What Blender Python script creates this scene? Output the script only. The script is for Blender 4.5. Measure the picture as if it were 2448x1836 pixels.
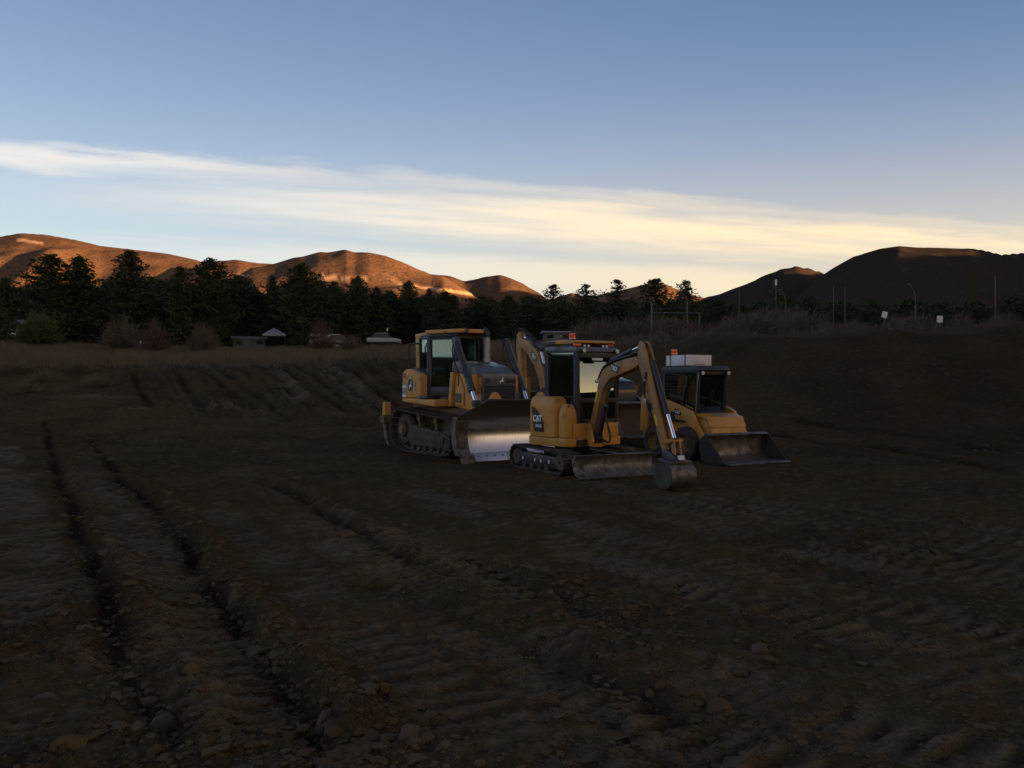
import bpy, bmesh, math, random
import numpy as np
from mathutils import Vector, Matrix
for _o in list(bpy.data.objects):
    bpy.data.objects.remove(_o)
SC = bpy.context.scene
COL = SC.collection
R = math.radians
# ------------------------------------------------------------------ camera
F, CX, CY, EYE = 2000.0, 1224.0, 918.0, 1.75        # photo pixels
_cam = bpy.data.cameras.new('camera')
_cam.sensor_width = 36.0
_cam.lens = 36.0 * F / 2448.0
_cam.clip_start, _cam.clip_end = 0.05, 30000
CAM = bpy.data.objects.new('camera', _cam)
CAM.location = (0, 0, EYE)
CAM.rotation_euler = (R(90), 0, 0)
COL.objects.link(CAM)
SC.camera = CAM
# ------------------------------------------------------------------ light
SUN_AZ, SUN_EL = 112.0, 3.6          # degrees clockwise from the view axis (+Y), degrees above the horizon
SKY_STRENGTH = 0.03
SUN_STRENGTH = 5.0
EXPOSURE = 2.0
SKY_TINT = (2.85, 2.2, 2.9)
def sun_dir():
    a, e = R(SUN_AZ), R(SUN_EL)
    return Vector((math.sin(a) * math.cos(e), math.cos(a) * math.cos(e), math.sin(e)))
_sl = bpy.data.lights.new('sun', 'SUN')
_sl.energy = SUN_STRENGTH
_sl.angle = R(0.5)
_sl.color = (1.0, 0.50, 0.23)
SUN = bpy.data.objects.new('sun', _sl)
SUN.rotation_euler = sun_dir().to_track_quat('Z', 'Y').to_euler()
SUN.location = (60, -20, 40)
COL.objects.link(SUN)

W = bpy.data.worlds.new('World')
SC.world = W
W.use_nodes = True
def build_world():
    nt = W.node_tree
    nt.nodes.clear()
    N, L = nt.nodes.new, nt.links.new
    out = N('ShaderNodeOutputWorld'); bg = N('ShaderNodeBackground')
    bg.inputs['Strength'].default_value = SKY_STRENGTH
    sky = N('ShaderNodeTexSky'); sky.sky_type = 'NISHITA'; sky.sun_disc = False
    sky.sun_elevation = R(SUN_EL); sky.sun_rotation = R(360 - SUN_AZ)
    sky.altitude = 1200; sky.air_density = 1.0; sky.dust_density = 0.4; sky.ozone_density = 1.6
    K = 1.0 / (SKY_STRENGTH * 2 ** EXPOSURE)            # display-linear radiance -> node units
    def M(op, a, b=None, c=None, clamp=False):
        n = N('ShaderNodeMath'); n.operation = op; n.use_clamp = clamp
        for i, v in enumerate((a, b, c)):
            if v is None: continue
            if isinstance(v, (int, float)): n.inputs[i].default_value = v
            else: L(v, n.inputs[i])
        return n.outputs[0]
    def SS(x, lo, hi):
        n = N('ShaderNodeMapRange'); n.interpolation_type = 'SMOOTHSTEP'
        L(x, n.inputs[0]); n.inputs[1].default_value = lo; n.inputs[2].default_value = hi
        return n.outputs[0]
    def MIX(f, a, b, mode='MIX'):
        n = N('ShaderNodeMix'); n.data_type = 'RGBA'; n.blend_type = mode; n.clamp_factor = True
        if isinstance(f, float): n.inputs['Factor'].default_value = f
        else: L(f, n.inputs['Factor'])
        for k, v in (('A', a), ('B', b)):
            sk = [i for i in n.inputs if i.name == k and i.type == 'RGBA'][0]
            if isinstance(v, tuple): sk.default_value = v + (1,)
            else: L(v, sk)
        return [o for o in n.outputs if o.type == 'RGBA'][0]
    def kc(*c): return tuple(v * K for v in c)
    def NOISE(vec, scale, detail, rough=0.55):
        n = N('ShaderNodeTexNoise'); L(vec, n.inputs['Vector'])
        n.inputs['Scale'].default_value = scale; n.inputs['Detail'].default_value = detail
        n.inputs['Roughness'].default_value = rough
        return n.outputs[0]
    def VEC(x, y, z=0.0):
        n = N('ShaderNodeCombineXYZ')
        for i, v in enumerate((x, y, z)):
            if isinstance(v, (int, float)): n.inputs[i].default_value = v
            else: L(v, n.inputs[i])
        return n.outputs[0]
    tc = N('ShaderNodeTexCoord'); sx = N('ShaderNodeSeparateXYZ'); L(tc.outputs['Generated'], sx.inputs[0])
    x, y, z = sx.outputs
    zc = M('MAXIMUM', z, 0.02)
    sd = sun_dir()
    # how far the direction turns towards the sun: 0 away, 1 near it
    hl = M('MAXIMUM', M('SQRT', M('ADD', M('MULTIPLY', x, x), M('MULTIPLY', y, y))), 0.05)
    toward = M('DIVIDE', M('ADD', M('MULTIPLY', x, sd.x), M('MULTIPLY', y, sd.y)), hl)
    t = SS(toward, -0.85, 0.35)
    clear = MIX(1.0, sky.outputs[0], SKY_TINT, 'MULTIPLY')
    clear = MIX(t, clear, MIX(1.0, clear, (0.29, 0.42, 0.50), 'MULTIPLY'))
    # thin high veil that thickens towards the horizon
    vz = M('DIVIDE', zc, 0.20)
    veil = M('EXPONENT', M('MULTIPLY', M('MULTIPLY', vz, vz), -1.0))
    high = M('MULTIPLY', M('EXPONENT', M('DIVIDE', zc, -0.25)), 0.68)
    c0 = MIX(high, clear, MIX(t, kc(0.47, 0.80, 1.0), kc(0.30, 0.55, 0.76)))
    vcol = MIX(SS(toward, -0.85, -0.05), kc(0.78, 0.87, 0.82), kc(0.98, 0.79, 0.53))
    c1 = MIX(veil, c0, vcol)
    # afterglow round the low sun
    glow = M('MULTIPLY', SS(toward, 0.22, 1.0), M('EXPONENT', M('DIVIDE', zc, -0.21)))
    c1 = MIX(M('MULTIPLY', glow, 0.95), c1, kc(3.4, 2.25, 1.05))
    # cirrus sheet: plane coordinates along (s) and across (w) the streaks
    u = M('DIVIDE', x, zc); v = M('DIVIDE', y, zc)
    w = M('ADD', M('MULTIPLY', u, -0.33), M('MULTIPLY', v, 0.944))
    s = M('ADD', M('MULTIPLY', u, 0.944), M('MULTIPLY', v, 0.33))
    n1 = NOISE(VEC(M('MULTIPLY', s, 0.55), M('MULTIPLY', w, 1.3)), 1.0, 5.0)
    n2 = NOISE(VEC(M('MULTIPLY', s, 0.7), M('MULTIPLY', w, 2.2), 3.0), 1.0, 4.0, 0.5)
    n3 = NOISE(VEC(M('MULTIPLY', s, 2.2), M('MULTIPLY', w, 4.0), 7.0), 1.0, 6.0, 0.65)
    wd = M('ADD', w, M('MULTIPLY', M('SUBTRACT', n1, 0.5), 0.8))
    wd = M('ADD', wd, M('MULTIPLY', M('SUBTRACT', n3, 0.5), 0.55))
    def band(a0, a1, b0, b1):
        return M('MULTIPLY', SS(wd, a0, a1), M('SUBTRACT', 1.0, SS(wd, b0, b1)))
    st = M('MULTIPLY_ADD', SS(n2, 0.28, 0.66), 0.55, 0.45)
    east = SS(M('ADD', s, M('MULTIPLY', M('SUBTRACT', n1, 0.5), 1.5)), -1.2, 1.3)
    b1 = M('MULTIPLY', band(3.80, 4.08, 4.10, 4.52), M('SUBTRACT', 0.95, M('MULTIPLY', SS(s, -0.6, 1.2), 0.55)))
    b2 = M('MULTIPLY', band(3.98, 4.55, 4.90, 5.95), M('MULTIPLY_ADD', east, 0.88, 0.10))
    b3 = M('MULTIPLY', M('MULTIPLY', band(5.9, 6.7, 7.2, 9.0), 0.50), M('MULTIPLY_ADD', east, 0.6, 0.4))
    wisp = M('MULTIPLY', M('MULTIPLY', SS(n2, 0.52, 0.75), SS(w, 3.9, 4.6)), 0.35)
    cl = M('MAXIMUM', M('MAXIMUM', M('MULTIPLY', b1, st), M('MULTIPLY', b2, st)), M('MAXIMUM', b3, wisp))
    cl = M('MULTIPLY', cl, SS(z, 0.02, 0.10))
    ccol = MIX(SS(toward, -0.85, 0.0), kc(0.92, 0.88, 0.83), kc(1.15, 0.92, 0.58))
    c2 = MIX(cl, c1, ccol)
    L(c2, bg.inputs['Color'])
    L(bg.outputs[0], out.inputs['Surface'])
build_world()
SC.view_settings.view_transform = 'Standard'
SC.view_settings.look = 'None'
SC.view_settings.exposure = EXPOSURE
SC.view_settings.gamma = 1.0
SC.view_settings.use_curve_mapping = False
SC.render.engine = 'CYCLES'
SC.cycles.use_denoising = True
SC.cycles.max_bounces = 6
# ------------------------------------------------------------------ helpers
def gp(px, py, z=0.0):
    """photo pixel -> point on the horizontal plane at height z"""
    d = (EYE - z) * F / (py - CY)
    return Vector(((px - CX) / F * d, d, z))
def at(px, py, d):
    """photo pixel at depth d metres"""
    return Vector(((px - CX) / F * d, d, EYE + (CY - py) / F * d))
def Rz(deg, c=(0, 0, 0)):
    c = Vector(c)
    return Matrix.Translation(c) @ Matrix.Rotation(R(deg), 4, 'Z') @ Matrix.Translation(-c)
def tag(o, label=None, cat=None, group=None, kind=None):
    if label: o['label'] = label
    if cat: o['category'] = cat
    if group: o['group'] = group
    if kind: o['kind'] = kind
    return o
def empty(name, loc, rz=0.0):
    o = bpy.data.objects.new(name, None)
    o.empty_display_size = 0.3
    o.location = loc
    o.rotation_euler = (0, 0, rz)
    COL.objects.link(o)
    return o
def link(name, me, parent=None, matrix=None):
    o = bpy.data.objects.new(name, me)
    COL.objects.link(o)
    if parent is not None: o.parent = parent
    if matrix is not None: o.matrix_local = matrix
    return o
def copy_tree(o, parent=None):
    c = o.copy(); COL.objects.link(c); c.parent = parent
    for ch in list(o.children): copy_tree(ch, c)
    return c
class MB:
    def __init__(self, T=None):
        self.v, self.f, self.T = [], [], T
    def add(self, vs, fs):
        n = len(self.v)
        self.v += [Vector(p) for p in vs]
        self.f += [tuple(i + n for i in f) for f in fs]
        return self
    def box(self, x0, x1, y0, y1, z0, z1):
        return self.add([(x0, y0, z0), (x1, y0, z0), (x1, y1, z0), (x0, y1, z0), (x0, y0, z1), (x1, y0, z1), (x1, y1, z1), (x0, y1, z1)],
                        [(0, 3, 2, 1), (4, 5, 6, 7), (0, 1, 5, 4), (1, 2, 6, 5), (2, 3, 7, 6), (3, 0, 4, 7)])
    def prism(self, pts, a, b, plane='xz'):
        def P(p, h):
            if plane == 'xz': return (p[0], h, p[1])
            if plane == 'yz': return (h, p[0], p[1])
            return (p[0], p[1], h)
        n = len(pts)
        vs = [P(p, a) for p in pts] + [P(p, b) for p in pts]
        fs = [tuple(range(n))[::-1], tuple(range(n, 2 * n))] + [(i, (i + 1) % n, n + (i + 1) % n, n + i) for i in range(n)]
        return self.add(vs, fs)
    def beam(self, p0, p1, w, h, up=(0, 0, 1)):
        p0, p1 = Vector(p0), Vector(p1)
        d = (p1 - p0).normalized(); s = d.cross(Vector(up))
        if s.length < 1e-4: s = d.cross(Vector((0, 1, 0)))
        s.normalize(); u = s.cross(d)
        q = [s * a * w / 2 + u * b * h / 2 for a, b in ((-1, -1), (1, -1), (1, 1), (-1, 1))]
        return self.add([p0 + k for k in q] + [p1 + k for k in q],
                        [(3, 2, 1, 0), (4, 5, 6, 7)] + [(i, (i + 1) % 4, 4 + (i + 1) % 4, 4 + i) for i in range(4)])
    def cyl(self, p0, p1, r0, r1=None, n=14):
        return self.tube([p0, p1], [r0, r0 if r1 is None else r1], n)
    def tube(self, path, r, n=8):
        path = [Vector(p) for p in path]
        m = len(path)
        rs = r if isinstance(r, (list, tuple)) else [r] * m
        vs, fs = [], []
        s = None
        for i, p in enumerate(path):
            d = (path[min(i + 1, m - 1)] - path[max(i - 1, 0)]).normalized()
            if s is None:
                s = d.cross(Vector((0, 0, 1)))
                if s.length < 1e-3: s = d.cross(Vector((0, 1, 0)))
            s = (s - d * s.dot(d)).normalized(); u = d.cross(s)
            for k in range(n):
                a = 2 * math.pi * k / n
                vs.append(p + (s * math.cos(a) + u * math.sin(a)) * rs[i])
        for i in range(m - 1):
            for k in range(n):
                fs.append((i * n + k, i * n + (k + 1) % n, (i + 1) * n + (k + 1) % n, (i + 1) * n + k))
        fs += [tuple(range(n))[::-1], tuple(range((m - 1) * n, m * n))]
        return self.add(vs, fs)
    def lathe(self, prof, c, axis='y', n=28):
        """closed profile [(radius, height)] turned about an axis through c"""
        c = Vector(c); m = len(prof); vs, fs = [], []
        for k in range(n):
            a = 2 * math.pi * k / n
            for r_, h in prof:
                e, g = r_ * math.cos(a), r_ * math.sin(a)
                vs.append(c + Vector({'y': (e, h, g), 'z': (e, g, h), 'x': (h, e, g)}[axis]))
        for k in range(n):
            for i in range(m):
                j = (i + 1) % m; k2 = (k + 1) % n
                fs.append((k * m + i, k * m + j, k2 * m + j, k2 * m + i))
        return self.add(vs, fs)
    def mesh(self, name, mat, bevel=0.0, seg=2, smooth=35, clean=True):
        me = bpy.data.meshes.new(name)
        vs = [tuple(self.T @ p) for p in self.v] if self.T is not None else [tuple(p) for p in self.v]
        me.from_pydata(vs, [], self.f)
        if clean:
            bm = bmesh.new(); bm.from_mesh(me)
            bmesh.ops.remove_doubles(bm, verts=bm.verts, dist=1e-5)
            bmesh.ops.recalc_face_normals(bm, faces=bm.faces)
            if bevel > 0:
                es = [e for e in bm.edges if len(e.link_faces) == 2 and e.calc_face_angle(0) > 0.5]
                bmesh.ops.bevel(bm, geom=es, offset=bevel, offset_type='OFFSET', segments=seg, profile=0.6, affect='EDGES', clamp_overlap=True)
            bm.to_mesh(me); bm.free()
        me.materials.append(mat)
        if smooth:
            me.polygons.foreach_set('use_smooth', [True] * len(me.polygons))
            me.set_sharp_from_angle(angle=R(smooth))
        me.update()
        return me
    def build(self, name, mat, parent=None, bevel=0.0, seg=2, smooth=35, clean=True):
        return link(name, self.mesh(name, mat, bevel, seg, smooth, clean), parent)
def circle2(cx, cz, r, a0, a1, n):
    return [(cx + r * math.cos(R(a0 + (a1 - a0) * i / n)), cz + r * math.sin(R(a0 + (a1 - a0) * i / n))) for i in range(n + 1)]
def text(name, s, mat, parent, M, size, depth=0.004, offset=0.0, shear=0.0, sx=1.0, space=1.0):
    """lettering; M maps x = along, y = up, z = out of the surface"""
    cu = bpy.data.curves.new('lettering', 'FONT')
    cu.body = s; cu.size = size; cu.extrude = depth; cu.offset = offset; cu.shear = shear
    cu.align_x = 'CENTER'; cu.align_y = 'CENTER'; cu.space_character = space; cu.resolution_u = 3
    o = bpy.data.objects.new('lettering', cu); COL.objects.link(o)
    dg = bpy.context.evaluated_depsgraph_get(); dg.update()
    me = bpy.data.meshes.new_from_object(o.evaluated_get(dg))
    bpy.data.objects.remove(o); bpy.data.curves.remove(cu)
    me.transform(M @ Matrix.Diagonal((sx, 1, 1, 1)))
    me.materials.clear(); me.materials.append(mat)
    return link(name, me, parent)
def frame_matrix(o, along, up, T=None):
    along = Vector(along).normalized(); up = Vector(up)
    out = along.cross(up).normalized(); up = out.cross(along).normalized()
    M = Matrix(((along.x, up.x, out.x, o[0]), (along.y, up.y, out.y, o[1]), (along.z, up.z, out.z, o[2]), (0, 0, 0, 1)))
    return (T @ M) if T is not None else M
def flat(name, pts, mat, parent, M, depth=0.004):
    """thin plate from an outline in the surface frame M"""
    mb = MB(M); mb.prism(pts, -0.002, depth, 'xy')
    return mb.build(name, mat, parent, smooth=0)
def rrect(w, h, r, n=4):
    p = []
    for cx, cy, a in ((w / 2 - r, h / 2 - r, 0), (-w / 2 + r, h / 2 - r, 90), (-w / 2 + r, -h / 2 + r, 180), (w / 2 - r, -h / 2 + r, 270)):
        p += circle2(cx, cy, r, a, a + 90, n)
    return p
def hull_loop(circles, n):
    pts = []
    for cx, cz, r in circles:
        pts += [(cx + r * math.cos(a * math.pi / 60), cz + r * math.sin(a * math.pi / 60)) for a in range(120)]
    pts = sorted(set(pts))
    def half(ps):
        h = []
        for p in ps:
            while len(h) > 1 and (h[-1][0] - h[-2][0]) * (p[1] - h[-2][1]) - (h[-1][1] - h[-2][1]) * (p[0] - h[-2][0]) <= 0: h.pop()
            h.append(p)
        return h[:-1]
    h = half(pts) + half(pts[::-1])
    seg = [math.dist(h[i], h[(i + 1) % len(h)]) for i in range(len(h))]
    tot = sum(seg); res = []; i = 0; acc = 0.0
    for k in range(n):
        d = tot * k / n
        while acc + seg[i] < d: acc += seg[i]; i += 1
        t = (d - acc) / seg[i]; a, b = h[i], h[(i + 1) % len(h)]
        res.append((a[0] + (b[0] - a[0]) * t, a[1] + (b[1] - a[1]) * t))
    return res, tot / n
def belt(mb, loop, y0, y1, th):
    """closed belt of thickness th outside the loop"""
    n = len(loop); vs = []
    for i, p in enumerate(loop):
        a, b = loop[i - 1], loop[(i + 1) % n]
        tx, tz = b[0] - a[0], b[1] - a[1]; l = math.hypot(tx, tz); nx, nz = tz / l, -tx / l
        for e in (0, th):
            for y in (y0, y1): vs.append((p[0] + nx * e, y, p[1] + nz * e))
    fs = []
    for i in range(n):
        j = (i + 1) % n
        for a, b in ((0, 1), (1, 3), (3, 2), (2, 0)):
            fs.append((i * 4 + a, i * 4 + b, j * 4 + b, j * 4 + a))
    return mb.add(vs, fs)
def panel(A, B, z0, z1, w, th, T=None, lean=0.0, wb=None):
    """upright framed window between plan points A and B: returns (frame MB, pane MB)"""
    A, B = Vector((A[0], A[1], 0)), Vector((B[0], B[1], 0))
    d = (B - A).normalized(); n = d.cross(Vector((0, 0, 1)))
    wb = w if wb is None else wb
    fr, gl = MB(T), MB(T)
    def P(s, z, o):
        q = A + d * s + n * (o + lean * (z - z0)); return (q.x, q.y, z)
    Lr = (B - A).length
    def slab(mb, s0, s1, a, b, t):
        mb.add([P(s0, a, -t / 2), P(s1, a, -t / 2), P(s1, a, t / 2), P(s0, a, t / 2), P(s0, b, -t / 2), P(s1, b, -t / 2), P(s1, b, t / 2), P(s0, b, t / 2)],
               [(0, 3, 2, 1), (4, 5, 6, 7), (0, 1, 5, 4), (1, 2, 6, 5), (2, 3, 7, 6), (3, 0, 4, 7)])
    slab(fr, 0, w, z0, z1, th); slab(fr, Lr - w, Lr, z0, z1, th)
    slab(fr, w, Lr - w, z0, z0 + wb, th); slab(fr, w, Lr - w, z1 - w, z1, th)
    slab(gl, w * .9, Lr - w * .9, z0 + wb * .9, z1 - w * .9, 0.006)
    return fr, gl
# ------------------------------------------------------------------ materials
MATS = {}
def mat(name, col, col2=None, rough=0.6, metal=0.0, scale=3.0, bump=0.0, bscale=40.0, dust=None, damt=0.5, dscale=4.0, spec=0.5, contrast=(0.35, 0.65), coat=0.0, stretch=None, emit=None):
    m = bpy.data.materials.new(name); m.use_nodes = True
    nt = m.node_tree; N, L = nt.nodes.new, nt.links.new
    b = nt.nodes['Principled BSDF']
    b.inputs['Roughness'].default_value = rough; b.inputs['Metallic'].default_value = metal
    b.inputs['Specular IOR Level'].default_value = spec
    b.inputs['Coat Weight'].default_value = coat
    tc = N('ShaderNodeTexCoord'); vec = tc.outputs['Object']
    if stretch:
        mp = N('ShaderNodeMapping'); mp.inputs['Scale'].default_value = stretch; L(vec, mp.inputs[0]); vec = mp.outputs[0]
    def noise(sc, det=4.0):
        n = N('ShaderNodeTexNoise'); n.inputs['Scale'].default_value = sc; n.inputs['Detail'].default_value = det
        n.inputs['Roughness'].default_value = 0.6; L(vec, n.inputs['Vector']); return n.outputs[0]
    def mr(x, lo, hi, a=0.0, c=1.0):
        n = N('ShaderNodeMapRange'); L(x, n.inputs[0])
        for i, v in enumerate((lo, hi, a, c)): n.inputs[i + 1].default_value = v
        return n.outputs[0]
    def mix(f, a, c):
        n = N('ShaderNodeMix'); n.data_type = 'RGBA'; L(f, n.inputs['Factor'])
        ia = [i for i in n.inputs if i.type == 'RGBA']
        for s, v in zip(ia, (a, c)):
            if isinstance(v, tuple): s.default_value = v + (1,)
            else: L(v, s)
        return [o for o in n.outputs if o.type == 'RGBA'][0]
    c = mix(mr(noise(scale), *contrast), tuple(col), tuple(col2 if col2 else [v * 0.8 for v in col]))
    if dust:
        f = mr(noise(dscale, 7.0), 0.62 - damt * 0.4, 0.80 - damt * 0.3)
        c = mix(f, c, tuple(dust))
        L(mr(f, 0, 1, rough, 0.92), b.inputs['Roughness'])
    else:
        L(mr(noise(scale * 2.3), 0.3, 0.7, max(0.02, rough - 0.07), min(1, rough + 0.07)), b.inputs['Roughness'])
    L(c, b.inputs['Base Color'])
    if bump:
        bp = N('ShaderNodeBump'); bp.inputs['Strength'].default_value = bump; bp.inputs['Distance'].default_value = 0.02
        L(noise(bscale, 6.0), bp.inputs['Height']); L(bp.outputs[0], b.inputs['Normal'])
    if emit:
        b.inputs['Emission Color'].default_value = emit[:3] + (1,); b.inputs['Emission Strength'].default_value = emit[3]
    MATS[name] = m
    return m
def glass(name, tint, refl, rough=0.02):
    m = bpy.data.materials.new(name); m.use_nodes = True
    nt = m.node_tree; nt.nodes.clear(); N, L = nt.nodes.new, nt.links.new
    out = N('ShaderNodeOutputMaterial'); mx = N('ShaderNodeMixShader'); tr = N('ShaderNodeBsdfTransparent'); gl = N('ShaderNodeBsdfGlossy')
    tr.inputs[0].default_value = tint + (1,); gl.inputs['Roughness'].default_value = rough; gl.inputs['Color'].default_value = (0.95, 1.0, 0.98, 1)
    lw = N('ShaderNodeLayerWeight'); lw.inputs['Blend'].default_value = 0.35
    mr = N('ShaderNodeMapRange'); L(lw.outputs['Fresnel'], mr.inputs[0])
    mr.inputs[1].default_value = 0.0; mr.inputs[2].default_value = 1.0; mr.inputs[3].default_value = refl; mr.inputs[4].default_value = 0.9
    L(mr.outputs[0], mx.inputs[0]); L(tr.outputs[0], mx.inputs[1]); L(gl.outputs[0], mx.inputs[2]); L(mx.outputs[0], out.inputs[0])
    MATS[name] = m
    return m
DUST = (0.085, 0.062, 0.042)
mat('orange_yellow', (0.64, 0.315, 0.08), (0.56, 0.265, 0.065), rough=0.5, scale=2.0, dust=(0.20, 0.12, 0.055), damt=0.22, dscale=5, spec=.35)
mat('yellow', (0.54, 0.255, 0.038), (0.47, 0.215, 0.031), rough=0.42, scale=2.0, dust=(0.20, 0.12, 0.05), damt=0.18, dscale=6, spec=.4)
mat('old_yellow', (0.36, 0.18, 0.04), (0.29, 0.14, 0.03), rough=0.5, scale=3.0, dust=(.2, .13, .065), damt=0.3, dscale=5)
mat('dirty_yellow', (0.30, 0.16, 0.045), (0.16, 0.10, 0.05), rough=0.65, scale=5.0, dust=DUST, damt=0.65, dscale=7, bump=0.2)
mat('black_paint', (0.012, 0.013, 0.015), (0.022, 0.022, 0.024), rough=0.45, dust=(0.045, 0.036, 0.028), damt=0.2, dscale=6)
mat('charcoal', (0.035, 0.037, 0.042), (0.05, 0.05, 0.055), rough=0.42, dust=(0.06, 0.05, 0.04), damt=0.2)
mat('hood_grey', (0.075, 0.076, 0.085), (0.10, 0.10, 0.11), rough=0.32, scale=5, dust=(0.09, 0.075, 0.06), damt=0.25)
mat('rubber', (0.014, 0.014, 0.014), (0.03, 0.026, 0.022), rough=0.85, scale=6, dust=DUST, damt=0.5, dscale=7, bump=0.3)
mat('track_steel', (0.045, 0.037, 0.03), (0.09, 0.075, 0.06), rough=0.62, metal=0.35, scale=8, dust=DUST, damt=0.62, dscale=6, bump=0.3)
mat('muddy_steel', (0.03, 0.026, 0.022), (0.06, 0.048, 0.036), rough=0.85, scale=6, dust=DUST, damt=0.75, dscale=5, bump=0.5, bscale=25)
mat('bright_steel', (0.62, 0.62, 0.64), (0.5, 0.5, 0.52), rough=0.35, metal=1.0, scale=6)
mat('worn_steel', (0.22, 0.20, 0.185), (0.13, 0.115, 0.10), rough=0.5, metal=0.75, scale=5, dust=(0.10, 0.08, 0.06), damt=0.45, dscale=6, bump=0.2)
mat('dark_steel', (0.05, 0.05, 0.055), (0.08, 0.075, 0.07), rough=0.55, metal=0.5, scale=5, dust=(0.07, 0.055, 0.04), damt=0.45)
mat('chrome', (0.85, 0.85, 0.87), (0.8, 0.8, 0.82), rough=0.12, metal=1.0)
mat('grey_pipe', (0.42, 0.40, 0.38), (0.30, 0.28, 0.26), rough=0.5, metal=0.4, scale=5)
mat('white_paint', (0.70, 0.68, 0.66), (0.62, 0.60, 0.58), rough=0.5, scale=4, dust=(0.45, 0.42, 0.38), damt=0.12)
mat('decal_white', (0.78, 0.78, 0.78), (0.7, 0.7, 0.7), rough=0.4)
mat('decal_black', (0.008, 0.008, 0.01), (0.012, 0.012, 0.014), rough=0.35)
mat('decal_red', (0.42, 0.03, 0.03), (0.36, 0.025, 0.025), rough=0.4)
mat('decal_yellow', (0.75, 0.48, 0.04), (0.7, 0.42, 0.035), rough=0.4)
mat('decal_grey', (0.28, 0.29, 0.33), (0.2, 0.2, 0.24), rough=0.45, scale=30)
mat('lamp_lens', (0.75, 0.75, 0.72), (0.6, 0.6, 0.58), rough=0.12, coat=0.5)
mat('beacon_orange', (0.85, 0.13, 0.03), (0.75, 0.10, 0.02), rough=0.25, scale=8, coat=0.5)
mat('rust_strap', (0.28, 0.13, 0.05), (0.2, 0.1, 0.05), rough=0.7)
mat('seat_fabric', (0.02, 0.02, 0.022), (0.03, 0.03, 0.03), rough=0.9)
glass('tinted_glass', (0.62, 0.78, 0.73), 0.055)
glass('screen_glass', (0.45, 0.55, 0.52), 0.14)
glass('clear_glass', (0.75, 0.82, 0.80), 0.08)
def blade_material():
    m = bpy.data.materials.new('moldboard_steel'); m.use_nodes = True
    nt = m.node_tree; N, L = nt.nodes.new, nt.links.new; b = nt.nodes['Principled BSDF']
    tc = N('ShaderNodeTexCoord'); sp = N('ShaderNodeSeparateXYZ'); L(tc.outputs['Object'], sp.inputs[0])
    n = N('ShaderNodeTexNoise'); n.inputs['Scale'].default_value = 3.0; n.inputs['Detail'].default_value = 5
    mp = N('ShaderNodeMapping'); mp.inputs['Scale'].default_value = (1, 0.35, 1.6); L(tc.outputs['Object'], mp.inputs[0]); L(mp.outputs[0], n.inputs['Vector'])
    ad = N('ShaderNodeMath'); ad.operation = 'MULTIPLY_ADD'; L(n.outputs[0], ad.inputs[0]); ad.inputs[1].default_value = 0.30; L(sp.outputs[2], ad.inputs[2])
    mr = N('ShaderNodeMapRange'); L(ad.outputs[0], mr.inputs[0]); mr.inputs[1].default_value = 0.86; mr.inputs[2].default_value = 1.14
    # scoured bright by the soil below, earth still sticking above
    scr = N('ShaderNodeTexNoise'); scr.inputs['Scale'].default_value = 1.0; scr.inputs['Detail'].default_value = 6
    m2 = N('ShaderNodeMapping'); m2.inputs['Scale'].default_value = (4, 40, 3); L(tc.outputs['Object'], m2.inputs[0]); L(m2.outputs[0], scr.inputs['Vector'])
    rr = N('ShaderNodeMapRange'); L(scr.outputs[0], rr.inputs[0]); rr.inputs[3].default_value = 0.16; rr.inputs[4].default_value = 0.34
    mc = N('ShaderNodeMix'); mc.data_type = 'RGBA'; L(mr.outputs[0], mc.inputs['Factor'])
    ia = [i for i in mc.inputs if i.type == 'RGBA']; ia[0].default_value = (0.58, 0.565, 0.575, 1); ia[1].default_value = (0.06, 0.047, 0.035, 1)
    L([o for o in mc.outputs if o.type == 'RGBA'][0], b.inputs['Base Color'])
    im = N('ShaderNodeMath'); im.operation = 'SUBTRACT'; im.inputs[0].default_value = 1.0; L(mr.outputs[0], im.inputs[1]); L(im.outputs[0], b.inputs['Metallic'])
    mx = N('ShaderNodeMix'); L(mr.outputs[0], mx.inputs[0]); L(rr.outputs[0], mx.inputs[2]); mx.inputs[3].default_value = 0.85
    L(mx.outputs[0], b.inputs['Roughness'])
    MATS['moldboard_steel'] = m
blade_material()
# ------------------------------------------------------------------ terrain functions
def _hash(ix, iy, seed):
    h = (ix.astype(np.int64) * 374761393 + iy.astype(np.int64) * 668265263 + seed * 144665) & 0x7fffffff
    h = ((h ^ (h >> 13)) * 1274126177) & 0x7fffffff
    return ((h ^ (h >> 16)) & 0xffff) / 65535.0
def vnoise(x, y, seed=0):
    ix, iy = np.floor(x), np.floor(y); fx, fy = x - ix, y - iy
    u, v = fx * fx * fx * (fx * (fx * 6 - 15) + 10), fy * fy * fy * (fy * (fy * 6 - 15) + 10)
    a, b = _hash(ix, iy, seed), _hash(ix + 1, iy, seed); c, d = _hash(ix, iy + 1, seed), _hash(ix + 1, iy + 1, seed)
    return (a + (b - a) * u) * (1 - v) + (c + (d - c) * u) * v
def fbm(x, y, oct=4, seed=0, gain=0.5):
    s, a, t = 0.0, 1.0, 0.0
    for i in range(oct):
        s = s + a * vnoise(x * 2 ** i + 17.3 * i, y * 2 ** i - 9.1 * i, seed + i); t += a; a *= gain
    return s / t - 0.5
def ss(x): x = np.clip(x, 0, 1); return x * x * (3 - 2 * x)
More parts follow.
